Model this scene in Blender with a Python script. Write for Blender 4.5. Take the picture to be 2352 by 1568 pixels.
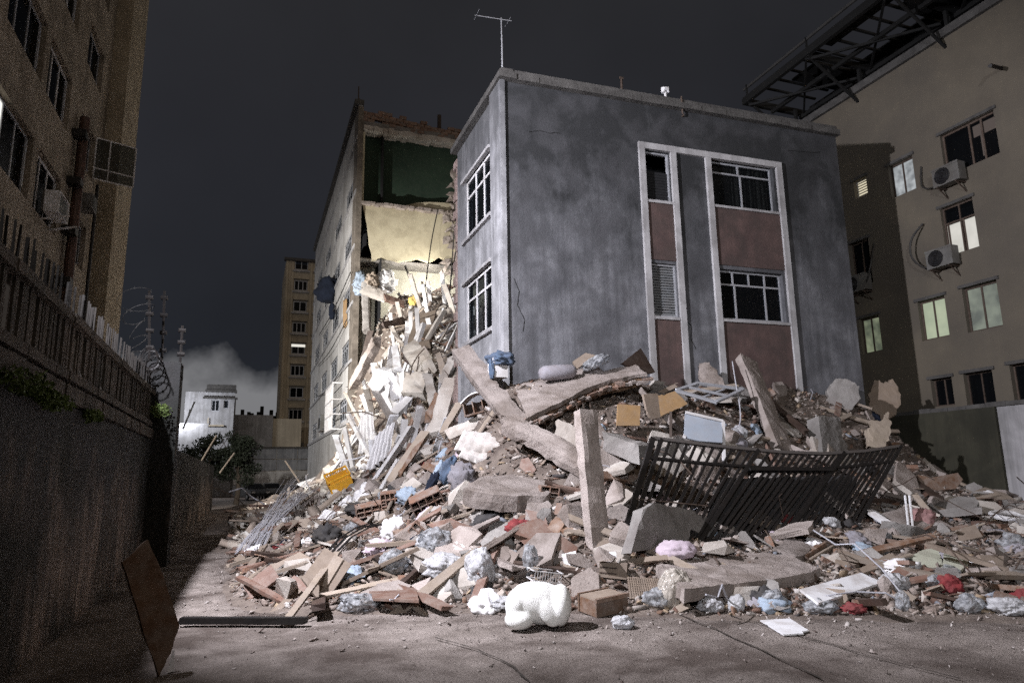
import bpy, bmesh, math, random
import numpy as np
from mathutils import Vector, Matrix, noise, Euler, Quaternion

for o in list(bpy.data.objects):
    bpy.data.objects.remove(o)
sc = bpy.context.scene
COL = sc.collection
random.seed(7)
R = math.radians

# ------------------------------------------------------------------ camera
IW, IH, FPX = 2352.0, 1568.0, 1600.0          # picture grid used for measuring
YAW, PITCH, ROLL, EYE = R(20.5694), R(10.9091), R(1.0), 1.65
cF = Vector((math.sin(YAW) * math.cos(PITCH), math.cos(YAW) * math.cos(PITCH), math.sin(PITCH)))
_R = Vector((math.cos(YAW), -math.sin(YAW), 0.0))
_U = _R.cross(cF)
cR = _R * math.cos(ROLL) - _U * math.sin(ROLL)
cU = _U * math.cos(ROLL) + _R * math.sin(ROLL)
cO = Vector((0, 0, EYE))
cam = bpy.data.cameras.new('camera')
cam.sensor_width = 36.0
cam.lens = 36.0 * FPX / IW
cam.clip_start = 0.05
cam.clip_end = 3000
camo = bpy.data.objects.new('camera', cam)
COL.objects.link(camo)
m3 = Matrix((cR, cU, -cF)).transposed()
camo.matrix_world = Matrix.Translation(cO) @ m3.to_4x4()
sc.camera = camo

# ------------------------------------------------------------------ night sky with low city-lit cloud
w = bpy.data.worlds.new('World')
sc.world = w
w.use_nodes = True
nt = w.node_tree
for n in list(nt.nodes):
    nt.nodes.remove(n)
N = nt.nodes.new
tc = N('ShaderNodeTexCoord')
sep = N('ShaderNodeSeparateXYZ'); nt.links.new(tc.outputs['Generated'], sep.inputs[0])
nz = N('ShaderNodeTexNoise'); nz.inputs['Scale'].default_value = 5.5; nz.inputs['Detail'].default_value = 6; nz.inputs['Roughness'].default_value = 0.55
nt.links.new(tc.outputs['Generated'], nz.inputs['Vector'])
nz2 = N('ShaderNodeTexNoise'); nz2.inputs['Scale'].default_value = 2.2; nz2.inputs['Detail'].default_value = 4
nt.links.new(tc.outputs['Generated'], nz2.inputs['Vector'])
def mth(op, a, b=None, c=None, clamp=False):
    n = N('ShaderNodeMath'); n.operation = op; n.use_clamp = clamp
    for i, v in enumerate((a, b, c)):
        if v is None: continue
        if isinstance(v, (int, float)): n.inputs[i].default_value = v
        else: nt.links.new(v, n.inputs[i])
    return n.outputs[0]
# cloud top height varies with noise; below it the cloud is lit by the city
top = mth('MULTIPLY_ADD', nz.outputs[0], 0.34, 0.028)
dif = mth('SUBTRACT', top, sep.outputs[2])
cl = mth('MULTIPLY', dif, 15.0, clamp=True)
inner = mth('MULTIPLY_ADD', nz2.outputs[0], 1.3, 0.25)
cl = mth('MULTIPLY', cl, inner, clamp=True)
ramp = N('ShaderNodeValToRGB')
ramp.color_ramp.elements[0].position = 0.0; ramp.color_ramp.elements[0].color = (0.0160, 0.0190, 0.0250, 1)
ramp.color_ramp.elements[1].position = 0.75; ramp.color_ramp.elements[1].color = (0.0220, 0.0218, 0.0235, 1)
e = ramp.color_ramp.elements.new(0.42); e.color = (0.0205, 0.0212, 0.0260, 1)
nt.links.new(sep.outputs[2], ramp.inputs[0])
mixc = N('ShaderNodeMix'); mixc.data_type = 'RGBA'
nt.links.new(cl, mixc.inputs['Factor'])
mott = N('ShaderNodeMix'); mott.data_type = 'RGBA'; mott.blend_type = 'MULTIPLY'; mott.inputs['Factor'].default_value = 1.0
mr = N('ShaderNodeMapRange'); mr.inputs['From Min'].default_value = 0.3; mr.inputs['From Max'].default_value = 0.7; mr.inputs['To Min'].default_value = 0.8; mr.inputs['To Max'].default_value = 1.2
nt.links.new(nz2.outputs[0], mr.inputs[0])
nt.links.new(ramp.outputs[0], mott.inputs['A']); nt.links.new(mr.outputs[0], mott.inputs['B'])
nt.links.new(mott.outputs['Result'], mixc.inputs['A'])
mixc.inputs['B'].default_value = (0.25, 0.25, 0.26, 1)
bg = N('ShaderNodeBackground'); bg.inputs[1].default_value = 1.0
nt.links.new(mixc.outputs['Result'], bg.inputs[0])
wo = N('ShaderNodeOutputWorld'); nt.links.new(bg.outputs[0], wo.inputs[0])

def look_at(o, t):
    d = Vector(t) - o.location
    o.rotation_euler = d.to_track_quat('-Z', 'Y').to_euler()

def lamp(name, kind, loc, energy, color, target=None, size=0.1, spot=None, blend=0.3):
    l = bpy.data.lights.new(name, kind)
    l.energy = energy; l.color = color
    if kind in ('SPOT', 'POINT'): l.shadow_soft_size = size
    if kind == 'SPOT': l.spot_size = R(spot); l.spot_blend = blend
    o = bpy.data.objects.new(name, l); o.location = loc
    COL.objects.link(o)
    if target is not None: look_at(o, target)
    return o

# weak warm glow of the town (street lamps scattered by the low cloud), very soft
sunl = bpy.data.lights.new('town_glow', 'SUN'); sunl.energy = 0.27; sunl.angle = R(110); sunl.color = (1.0, 0.77, 0.52)
sun = bpy.data.objects.new('town_glow', sunl); COL.objects.link(sun); sun.location = (0, -10, 30)
look_at(sun, Vector((0, -10, 30)) + Vector((-0.16, 0.70, -0.69)))
# rescue floodlight standing behind the boundary wall, shining over it
lamp('unseen_floodlight', 'SPOT', (-3.4, 8.2, 8.4), 11200, (0.93, 0.92, 1.0), (6.6, 14.2, 2.7), 0.14, 110, 0.5)
# floodlight on the street behind the camera, reaching the grey front over the wall
lamp('unseen_floodlight', 'SPOT', (-9.0, -16.0, 9.0), 10000, (0.92, 0.94, 1.0), (10.5, 13.7, 5.0), 0.4, 46, 0.6)
# second rescue floodlight further down the lane, behind the neighbouring block
lamp('unseen_floodlight', 'SPOT', (-6.6, 31.2, 8.3), 23000, (1.0, 0.965, 0.92), (5.6, 41.0, 6.5), 0.2, 96, 0.6)
# unseen fill lamp added behind the boundary wall to brighten the torn bay
lamp('unseen_floodlight', 'SPOT', (-4.4, 21.0, 5.4), 6500, (1.0, 0.97, 0.92), (6.6, 30.0, 6.0), 0.2, 64, 0.55)
# street lamp behind the boundary wall at the end of the lane
lamp('street_lamp_light', 'POINT', (-6.4, 75.0, 8.6), 1500, (0.9, 0.93, 1.0), None, 0.2)

sc.view_settings.view_transform = 'Standard'
sc.view_settings.look = 'None'
sc.view_settings.exposure = 0.0
sc.view_settings.gamma = 1.0
sc.cycles.use_denoising = False
sc.cycles.sample_clamp_indirect = 1.5
sc.cycles.max_bounces = 5
sc.cycles.diffuse_bounces = 3
sc.cycles.glossy_bounces = 2
sc.cycles.transparent_max_bounces = 8
sc.cycles.caustics_reflective = False
sc.cycles.caustics_refractive = False

# ------------------------------------------------------------------ measuring: picture point -> place in the world
def ray(x, y):
    return cF + cR * ((x - IW / 2) / FPX) + cU * ((IH / 2 - y) / FPX)
def PY(x, y, Y):
    d = ray(x, y); return cO + d * (Y / d.y)
def PX(x, y, X):
    d = ray(x, y); return cO + d * (X / d.x)
def PZ(x, y, Z=0.0):
    d = ray(x, y); return cO + d * ((Z - EYE) / d.z)
def proj(p):
    d = Vector(p) - cO; z = d.dot(cF)
    return (IW / 2 + FPX * d.dot(cR) / z, IH / 2 - FPX * d.dot(cU) / z, z)

# ------------------------------------------------------------------ materials
MATS = {}
def nodes_of(name):
    m = bpy.data.materials.new(name); m.use_nodes = True
    t = m.node_tree
    return m, t, t.nodes['Principled BSDF']
def surf(name, col, col2=None, scale=4.0, rough=0.85, bump=0.15, bscale=30.0, streak=0.0, stain=None, stain_amt=0.0, stain_scale=1.2,
         rnd=0.0, metal=0.0, spec=0.3, attr=False, detail=6, dust=0.0, grime_shade=None, speck=0.0):
    """weathered surface: two tones mixed by noise, optional vertical streaks, stains and per-object variation"""
    if name in MATS: return MATS[name]
    m, t, b = nodes_of(name)
    L = t.links.new; nn = t.nodes.new
    tcn = nn('ShaderNodeTexCoord')
    geo = nn('ShaderNodeNewGeometry')
    vec = geo.outputs['Position']
    n1 = nn('ShaderNodeTexNoise'); n1.inputs['Scale'].default_value = scale; n1.inputs['Detail'].default_value = detail; n1.inputs['Roughness'].default_value = 0.65
    L(vec, n1.inputs['Vector'])
    r1 = nn('ShaderNodeMapRange'); r1.inputs['From Min'].default_value = 0.32; r1.inputs['From Max'].default_value = 0.68
    L(n1.outputs[0], r1.inputs[0])
    mx = nn('ShaderNodeMix'); mx.data_type = 'RGBA'
    L(r1.outputs[0], mx.inputs['Factor'])
    c2 = col2 or tuple(c * 0.72 for c in col)
    mx.inputs['A'].default_value = (*col, 1); mx.inputs['B'].default_value = (*c2, 1)
    out = mx.outputs['Result']
    if attr:
        a = nn('ShaderNodeAttribute'); a.attribute_name = 'Col'
        k = nn('ShaderNodeMix'); k.data_type = 'RGBA'; k.blend_type = 'MULTIPLY'; k.inputs['Factor'].default_value = 1
        L(out, k.inputs['A']); L(a.outputs['Color'], k.inputs['B']); out = k.outputs['Result']
    if streak > 0:
        mp = nn('ShaderNodeMapping'); mp.inputs['Scale'].default_value = (3.2, 3.2, 0.16)
        L(vec, mp.inputs[0])
        n2 = nn('ShaderNodeTexNoise'); n2.inputs['Scale'].default_value = 1.6; n2.inputs['Detail'].default_value = 6; n2.inputs['Roughness'].default_value = 0.7
        L(mp.outputs[0], n2.inputs['Vector'])
        r2 = nn('ShaderNodeMapRange'); r2.inputs['From Min'].default_value = 0.42; r2.inputs['From Max'].default_value = 0.68; r2.inputs['To Max'].default_value = streak
        L(n2.outputs[0], r2.inputs[0])
        k = nn('ShaderNodeMix'); k.data_type = 'RGBA'
        L(r2.outputs[0], k.inputs['Factor']); L(out, k.inputs['A'])
        sc_ = stain or (0.05, 0.05, 0.045)
        k.inputs['B'].default_value = (*sc_, 1); out = k.outputs['Result']
    if grime_shade:  # grime plus shade put into the colour, darker with height
        sp = nn('ShaderNodeSeparateXYZ'); L(vec, sp.inputs[0])
        gr = nn('ShaderNodeMapRange'); gr.inputs['From Min'].default_value = grime_shade[0]; gr.inputs['From Max'].default_value = grime_shade[1]; gr.inputs['To Max'].default_value = 0.55
        L(sp.outputs[2], gr.inputs[0])
        mp = nn('ShaderNodeMapping'); mp.inputs['Scale'].default_value = (1.5, 1.5, 0.9)
        L(vec, mp.inputs[0])
        gn = nn('ShaderNodeTexNoise'); gn.inputs['Scale'].default_value = 1.0; gn.inputs['Detail'].default_value = 9; gn.inputs['Roughness'].default_value = 0.66; gn.inputs['Distortion'].default_value = 0.2
        L(mp.outputs[0], gn.inputs['Vector'])
        ad = nn('ShaderNodeMath'); ad.operation = 'ADD'; L(gr.outputs[0], ad.inputs[0]); L(gn.outputs[0], ad.inputs[1])
        g2 = nn('ShaderNodeMapRange'); g2.inputs['From Min'].default_value = 0.46; g2.inputs['From Max'].default_value = 0.94; g2.inputs['To Max'].default_value = grime_shade[2]
        L(ad.outputs[0], g2.inputs[0])
        k = nn('ShaderNodeMix'); k.data_type = 'RGBA'
        L(g2.outputs[0], k.inputs['Factor']); L(out, k.inputs['A']); k.inputs['B'].default_value = (0.026, 0.027, 0.029, 1); out = k.outputs['Result']
    if stain_amt > 0:
        n3 = nn('ShaderNodeTexNoise'); n3.inputs['Scale'].default_value = stain_scale; n3.inputs['Detail'].default_value = 8; n3.inputs['Roughness'].default_value = 0.6
        n3.inputs['Distortion'].default_value = 0.4
        L(vec, n3.inputs['Vector'])
        r3 = nn('ShaderNodeMapRange'); r3.inputs['From Min'].default_value = 0.45; r3.inputs['From Max'].default_value = 0.61; r3.inputs['To Max'].default_value = stain_amt
        L(n3.outputs[0], r3.inputs[0])
        k = nn('ShaderNodeMix'); k.data_type = 'RGBA'
        L(r3.outputs[0], k.inputs['Factor']); L(out, k.inputs['A'])
        k.inputs['B'].default_value = (*(stain or (0.05, 0.05, 0.045)), 1); out = k.outputs['Result']
    if speck > 0:
        n6 = nn('ShaderNodeTexNoise'); n6.inputs['Scale'].default_value = 26.0; n6.inputs['Detail'].default_value = 8; n6.inputs['Roughness'].default_value = 0.75
        L(vec, n6.inputs['Vector'])
        r6 = nn('ShaderNodeMapRange'); r6.inputs['From Min'].default_value = 0.52; r6.inputs['From Max'].default_value = 0.66; r6.inputs['To Max'].default_value = speck
        L(n6.outputs[0], r6.inputs[0])
        k = nn('ShaderNodeMix'); k.data_type = 'RGBA'
        L(r6.outputs[0], k.inputs['Factor']); L(out, k.inputs['A']); k.inputs['B'].default_value = (0.075, 0.06, 0.052, 1); out = k.outputs['Result']
    if dust > 0:
        n4 = nn('ShaderNodeTexNoise'); n4.inputs['Scale'].default_value = 5.0; n4.inputs['Detail'].default_value = 8; n4.inputs['Roughness'].default_value = 0.7
        L(vec, n4.inputs['Vector'])
        r4 = nn('ShaderNodeMapRange'); r4.inputs['From Min'].default_value = 0.42; r4.inputs['From Max'].default_value = 0.7; r4.inputs['To Max'].default_value = dust
        L(n4.outputs[0], r4.inputs[0])
        k = nn('ShaderNodeMix'); k.data_type = 'RGBA'
        L(r4.outputs[0], k.inputs['Factor']); L(out, k.inputs['A'])
        k.inputs['B'].default_value = (0.31, 0.265, 0.235, 1); out = k.outputs['Result']
    if rnd > 0:
        oi = nn('ShaderNodeObjectInfo')
        hs = nn('ShaderNodeHueSaturation')
        rr = nn('ShaderNodeMapRange'); rr.inputs['To Min'].default_value = 1 - rnd; rr.inputs['To Max'].default_value = 1 + rnd * 0.6
        L(oi.outputs['Random'], rr.inputs[0]); L(rr.outputs[0], hs.inputs['Value']); L(out, hs.inputs['Color'])
        out = hs.outputs[0]
    L(out, b.inputs['Base Color'])
    b.inputs['Roughness'].default_value = rough
    b.inputs['Metallic'].default_value = metal
    b.inputs['Specular IOR Level'].default_value = spec
    if bump > 0:
        nb = nn('ShaderNodeTexNoise'); nb.inputs['Scale'].default_value = bscale; nb.inputs['Detail'].default_value = 5; nb.inputs['Roughness'].default_value = 0.7
        L(vec, nb.inputs['Vector'])
        bp = nn('ShaderNodeBump'); bp.inputs['Strength'].default_value = min(1.0, bump * 2); bp.inputs['Distance'].default_value = 0.03
        L(nb.outputs[0], bp.inputs['Height']); L(bp.outputs[0], b.inputs['Normal'])
    MATS[name] = m
    return m
def emit(name, col, strength, col2=None, scale=3.0):
    m, t, b = nodes_of(name)
    b.inputs['Base Color'].default_value = (0.1, 0.1, 0.1, 1)
    b.inputs['Emission Strength'].default_value = strength
    if col2:
        g = t.nodes.new('ShaderNodeNewGeometry'); n = t.nodes.new('ShaderNodeTexNoise'); n.inputs['Scale'].default_value = scale
        t.links.new(g.outputs['Position'], n.inputs['Vector'])
        rm = t.nodes.new('ShaderNodeMapRange'); rm.inputs['From Min'].default_value = .35; rm.inputs['From Max'].default_value = .65
        t.links.new(n.outputs[0], rm.inputs[0])
        k = t.nodes.new('ShaderNodeMix'); k.data_type = 'RGBA'; k.inputs['A'].default_value = (*col, 1); k.inputs['B'].default_value = (*col2, 1)
        t.links.new(rm.outputs[0], k.inputs['Factor']); t.links.new(k.outputs['Result'], b.inputs['Emission Color'])
    else:
        b.inputs['Emission Color'].default_value = (*col, 1)
    MATS[name] = m
    return m
def glass(name, tint=(0.55, 0.58, 0.6), clear=0.75):
    m, t, b = nodes_of(name)
    b.inputs['Base Color'].default_value = (0.015, 0.016, 0.018, 1); b.inputs['Roughness'].default_value = 0.12
    tr = t.nodes.new('ShaderNodeBsdfTransparent'); tr.inputs[0].default_value = (*tint, 1)
    mx = t.nodes.new('ShaderNodeMixShader'); mx.inputs[0].default_value = clear
    t.links.new(b.outputs[0], mx.inputs[1]); t.links.new(tr.outputs[0], mx.inputs[2])
    t.links.new(mx.outputs[0], t.nodes['Material Output'].inputs[0])
    MATS[name] = m
    return m
def plastic(name, col, thin=0.35, rough=0.22):
    """thin crinkled plastic film that lets part of the light through"""
    m, t, b = nodes_of(name)
    L = t.links.new; nn = t.nodes.new
    g = nn('ShaderNodeNewGeometry')
    n = nn('ShaderNodeTexNoise'); n.inputs['Scale'].default_value = 9; n.inputs['Detail'].default_value = 5; L(g.outputs['Position'], n.inputs['Vector'])
    k = nn('ShaderNodeMix'); k.data_type = 'RGBA'; k.inputs['A'].default_value = (*col, 1); k.inputs['B'].default_value = (*[c * .6 for c in col], 1)
    L(n.outputs[0], k.inputs['Factor']); L(k.outputs['Result'], b.inputs['Base Color'])
    b.inputs['Roughness'].default_value = rough
    bp = nn('ShaderNodeBump'); bp.inputs['Strength'].default_value = 0.9; bp.inputs['Distance'].default_value = 0.03
    v = nn('ShaderNodeTexNoise'); v.inputs['Scale'].default_value = 7; v.inputs['Detail'].default_value = 3; v.inputs['Distortion'].default_value = 2.5; L(g.outputs['Position'], v.inputs['Vector'])
    L(v.outputs[0], bp.inputs['Height']); L(bp.outputs[0], b.inputs['Normal'])
    tr = nn('ShaderNodeBsdfTransparent'); tr.inputs[0].default_value = (0.9, 0.92, 0.95, 1)
    mx = nn('ShaderNodeMixShader')
    r = nn('ShaderNodeMapRange'); r.inputs['From Min'].default_value = .35; r.inputs['From Max'].default_value = .65; r.inputs['To Max'].default_value = thin
    n5 = nn('ShaderNodeTexNoise'); n5.inputs['Scale'].default_value = 14; L(g.outputs['Position'], n5.inputs['Vector'])
    L(n5.outputs[0], r.inputs[0]); L(r.outputs[0], mx.inputs[0])
    L(b.outputs[0], mx.inputs[1]); L(tr.outputs[0], mx.inputs[2]); L(mx.outputs[0], t.nodes['Material Output'].inputs[0])
    MATS[name] = m
    return m

M_DIRT = surf('rubble_dirt_shade', (0.20, 0.165, 0.14), (0.09, 0.07, 0.06), 3.0, bump=0.5, bscale=14)  # dirt, darkened so the gaps between pieces carry painted crevice shade
M_FRAG = surf('rubble_fragments', (1, 1, 1), (0.7, 0.68, 0.66), 6.0, bump=0.2, attr=True)
M_CONC = surf('broken_concrete', (0.40, 0.35, 0.325), (0.27, 0.23, 0.21), 2.2, bump=0.4, bscale=22, stain=(0.13, 0.10, 0.08), stain_amt=0.6, stain_scale=1.6, rnd=0.25)
M_CONCG = surf('grey_concrete', (0.33, 0.315, 0.30), (0.22, 0.20, 0.19), 2.5, bump=0.35, bscale=25, stain=(0.12, 0.11, 0.10), stain_amt=0.5, rnd=0.2)
M_PLAST = surf('pale_plaster', (0.54, 0.50, 0.46), (0.41, 0.375, 0.34), 1.8, bump=0.2, stain=(0.25, 0.20, 0.16), stain_amt=0.55, rnd=0.15)
M_BRICK = surf('red_brick', (0.25, 0.14, 0.095), (0.19, 0.115, 0.085), 5.0, bump=0.3, dust=0.95, rnd=0.25)
M_WOOD = surf('brown_timber', (0.20, 0.115, 0.07), (0.12, 0.065, 0.04), 3.5, rough=0.7, bump=0.15, dust=0.8, rnd=0.3)
M_WOODL = surf('pale_timber', (0.35, 0.29, 0.235), (0.25, 0.20, 0.155), 4.0, rough=0.75, bump=0.15, dust=0.6, rnd=0.3)
M_PART = surf('particle_board', (0.27, 0.215, 0.17), (0.205, 0.16, 0.125), 8.0, rough=0.75, bump=0.08, dust=0.35, rnd=0.15)
M_REDW = surf('reddish_veneer', (0.205, 0.120, 0.090), (0.155, 0.088, 0.066), 3.0, rough=0.6, bump=0.1, dust=0.65, rnd=0.2)
M_ORNG = surf('orange_veneer', (0.37, 0.235, 0.115), (0.28, 0.175, 0.085), 4.0, rough=0.55, bump=0.06, dust=0.3)
M_DARKW = surf('dark_timber', (0.06, 0.038, 0.028), (0.035, 0.022, 0.018), 3.0, rough=0.6, bump=0.12, dust=0.12, rnd=0.3)
M_BLACK = surf('black_painted_steel', (0.010, 0.0095, 0.010), (0.016, 0.013, 0.012), 6.0, rough=0.5, bump=0.08, spec=0.35, dust=0.02)
M_RUST = surf('rusty_steel', (0.10, 0.075, 0.06), (0.06, 0.04, 0.03), 9.0, rough=0.7, bump=0.15, rnd=0.3)
M_WHITE = surf('white_laminate', (0.78, 0.78, 0.80), (0.70, 0.70, 0.72), 5.0, rough=0.45, bump=0.03, stain=(0.35, 0.30, 0.26), stain_amt=0.5, stain_scale=3.0)
M_WPAINT = surf('white_paint_worn', (0.72, 0.71, 0.72), (0.60, 0.59, 0.60), 3.0, bump=0.06, stain=(0.30, 0.27, 0.24), stain_amt=0.45)
M_CLOTHW = surf('white_cloth', (0.78, 0.77, 0.78), (0.66, 0.65, 0.66), 6.0, rough=0.95, bump=0.1, dust=0.25)
M_PLUSH = surf('white_plush', (0.80, 0.80, 0.78), (0.72, 0.72, 0.69), 10.0, rough=1.0, bump=0.22, bscale=140, dust=0.0, spec=0.05)
M_BLUE = surf('blue_cloth', (0.085, 0.125, 0.19), (0.055, 0.085, 0.14), 5.0, rough=0.95, bump=0.15, dust=0.2)
M_LBLUE = surf('pale_blue_cloth', (0.33, 0.40, 0.48), (0.25, 0.31, 0.39), 6.0, rough=0.95, bump=0.15, dust=0.2)
M_NAVY = surf('navy_cloth', (0.012, 0.017, 0.032), (0.007, 0.010, 0.020), 5.0, rough=0.95, bump=0.15)
M_RED = surf('red_cloth', (0.21, 0.032, 0.034), (0.14, 0.022, 0.026), 6.0, rough=0.9, bump=0.15, dust=0.15)
M_PINK = surf('pink_cloth', (0.52, 0.44, 0.50), (0.43, 0.35, 0.41), 6.0, rough=0.95, bump=0.12, dust=0.2)
M_GREYC = surf('grey_cloth', (0.28, 0.27, 0.30), (0.18, 0.17, 0.19), 5.0, rough=0.95, bump=0.15, dust=0.3, rnd=0.3)
M_DKC = surf('dark_cloth', (0.05, 0.048, 0.05), (0.03, 0.03, 0.03), 5.0, rough=0.95, bump=0.15, dust=0.15, rnd=0.3)
M_YEL = surf('yellow_plastic', (0.80, 0.42, 0.03), (0.66, 0.33, 0.03), 6.0, rough=0.5, bump=0.05, dust=0.2)
M_BAG = plastic('white_plastic_film', (0.58, 0.58, 0.60), 0.4, 0.7)
M_CLEAR = plastic('clear_plastic_film', (0.40, 0.41, 0.43), 0.82, 0.6)
M_ALU = surf('grey_aluminium', (0.45, 0.46, 0.49), (0.36, 0.37, 0.40), 5.0, rough=0.4, bump=0.03, metal=0.3, spec=0.5, dust=0.2)
M_GLASS = glass('window_glass')
M_DARKROOM = surf('painted_room_shade', (0.018, 0.018, 0.02), (0.012, 0.012, 0.014), 2.0, bump=0)  # near-black tone puts the shade of unlit interiors into the colour
M_WIRE = surf('grey_wire', (0.50, 0.50, 0.54), (0.38, 0.38, 0.42), 5.0, rough=0.5, bump=0, rnd=0.1)
M_DKWIRE = surf('dark_cable', (0.03, 0.03, 0.03), (0.05, 0.045, 0.04), 5.0, rough=0.6, bump=0)
M_ACW = surf('air_conditioner_casing', (0.17, 0.166, 0.155), (0.125, 0.12, 0.115), 6.0, rough=0.5, bump=0.04, stain=(0.09, 0.08, 0.07), stain_amt=0.6)

# ------------------------------------------------------------------ objects
def tag(o, label, cat, group=None, kind=None):
    if label: o['label'] = label
    if cat: o['category'] = cat
    if group: o['group'] = group
    o['kind'] = kind or 'thing'
    return o
def empty(name, loc, label, cat, group=None):
    o = bpy.data.objects.new(name, None); o.location = loc; o.empty_display_size = 0.3
    COL.objects.link(o)
    return tag(o, label, cat, group)
def link(name, me, mat, parent=None, smooth=False, loc=None):
    if mat is not None and not me.materials: me.materials.append(mat)
    if smooth:
        me.polygons.foreach_set('use_smooth', [True] * len(me.polygons))
    o = bpy.data.objects.new(name, me)
    COL.objects.link(o)
    if parent is not None:
        o.parent = parent
        o.matrix_parent_inverse = Matrix.Translation(-Vector(parent.location))
    if loc is not None: o.location = loc
    return o
def mesh(name, verts, faces):
    me = bpy.data.meshes.new(name); me.from_pydata([tuple(v) for v in verts], [], faces); me.update()
    return me
class MB:
    """collects boxes, prisms and tubes in world coordinates"""
    def __init__(s): s.v = []; s.f = []
    def add(s, vs, fs):
        k = len(s.v); s.v += [tuple(v) for v in vs]; s.f += [[i + k for i in f] for f in fs]; return s
    def box(s, x0, x1, y0, y1, z0, z1):
        if x0 > x1: x0, x1 = x1, x0
        if y0 > y1: y0, y1 = y1, y0
        if z0 > z1: z0, z1 = z1, z0
        return s.add([(x0,y0,z0),(x1,y0,z0),(x1,y1,z0),(x0,y1,z0),(x0,y0,z1),(x1,y0,z1),(x1,y1,z1),(x0,y1,z1)],
                     [(0,3,2,1),(4,5,6,7),(0,1,5,4),(1,2,6,5),(2,3,7,6),(3,0,4,7)])
    def bar(s, a, b, w, h, up=(0, 0, 1), n=1, jit=0.0, seed=0, taper=1.0, sag=0.0):
        a, b = Vector(a), Vector(b); d = b - a; L = d.length
        if L < 1e-6: return s
        d.normalize(); up = Vector(up)
        sd = d.cross(up)
        if sd.length < 1e-3: sd = d.cross(Vector((1, 0, 0)))
        sd.normalize(); u = sd.cross(d).normalized()
        rng = random.Random(seed)
        vs = []
        for i in range(n + 1):
            t = i / n
            k = 1 + (taper - 1) * t
            c = a + d * (L * t) - Vector((0, 0, sag * 4 * t * (1 - t)))
            for (p, q) in ((-1,-1),(1,-1),(1,1),(-1,1)):
                off = Vector((0,0,0))
                if jit:
                    e = jit * (2.2 if i in (0, n) else 0.6)
                    off = d * rng.uniform(-e, e) * (1.6 if i in (0, n) else .4) + sd * rng.uniform(-jit, jit) * .5 + u * rng.uniform(-jit, jit) * .5
                vs.append(c + sd * (p * w * k / 2) + u * (q * h * k / 2) + off)
        fs = [(3,2,1,0), tuple(4 * n + i for i in range(4))]
        for i in range(n):
            o_ = 4 * i
            for j in range(4):
                fs.append((o_ + j, o_ + (j + 1) % 4, o_ + 4 + (j + 1) % 4, o_ + 4 + j))
        return s.add(vs, fs)
    def tube(s, pts, r, n=6, closed=False):
        pts = [Vector(p) for p in pts]; vs = []; fs = []
        prev = None
        for i, p in enumerate(pts):
            if i == 0: d = pts[1] - p
            elif i == len(pts) - 1: d = p - pts[i - 1]
            else: d = pts[i + 1] - pts[i - 1]
            if d.length < 1e-9: d = Vector((0,0,1))
            d.normalize()
            a = Vector((0,0,1)) if abs(d.z) < .9 else Vector((1,0,0))
            if prev is not None: a = prev
            x = d.cross(a)
            if x.length < 1e-4: x = d.cross(Vector((1, .3, 0)))
            x.normalize(); y = x.cross(d).normalized(); prev = y
            rr = r[i] if isinstance(r, (list, tuple)) else r
            for j in range(n):
                t = 2 * math.pi * j / n
                vs.append(p + x * (rr * math.cos(t)) + y * (rr * math.sin(t)))
        for i in range(len(pts) - 1):
            for j in range(n):
                fs.append((i*n+j, i*n+(j+1)%n, (i+1)*n+(j+1)%n, (i+1)*n+j))
        fs.append(tuple(reversed(range(n)))); k = (len(pts)-1)*n; fs.append(tuple(k+j for j in range(n)))
        return s.add(vs, fs)
    def prism(s, pts, thick, nrm=None, jit=0.0, sub=1, seed=0):
        """polygon (ordered) with thickness along its normal; rim optionally broken up"""
        pts = [Vector(p) for p in pts]; rng = random.Random(seed)
        if nrm is None:
            nrm = Vector((0,0,0))
            for i in range(len(pts)):
                a, b = pts[i], pts[(i+1) % len(pts)]
                nrm += Vector(((a.y-b.y)*(a.z+b.z), (a.z-b.z)*(a.x+b.x), (a.x-b.x)*(a.y+b.y)))
            nrm.normalize()
            c = sum(pts, Vector((0,0,0))) / len(pts)
            if nrm.dot(cO - c) > 0: nrm = -nrm
        nrm = Vector(nrm).normalized()
        ring = []
        for i in range(len(pts)):
            a, b = pts[i], pts[(i+1) % len(pts)]
            for k in range(sub):
                p = a.lerp(b, k / sub)
                if jit and k: p = p + (b - a).cross(nrm).normalized() * rng.uniform(-jit, jit) + (b-a).normalized() * rng.uniform(-jit, jit) * .5
                ring.append(p)
        n = len(ring)
        back = [p + nrm * thick + (Vector((rng.uniform(-1,1), rng.uniform(-1,1), rng.uniform(-1,1))) * jit * .7 if jit else Vector((0,0,0))) for p in ring]
        return s.add(ring + back, [tuple(range(n)), tuple(reversed(range(n, 2*n)))] + [(i, (i+1) % n, n + (i+1) % n, n + i) for i in range(n)])
    def build(s, name, mat, parent=None, smooth=False, fix=True):
        me = mesh(name, s.v, s.f)
        if fix:
            bm = bmesh.new(); bm.from_mesh(me); bmesh.ops.recalc_face_normals(bm, faces=bm.faces); bm.to_mesh(me); bm.free()
        return link(name, me, mat, parent, smooth)
def thing(name, mb, mat, label, cat, group=None, smooth=False):
    return tag(mb.build(name, mat, None, smooth), label, cat, group)
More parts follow.
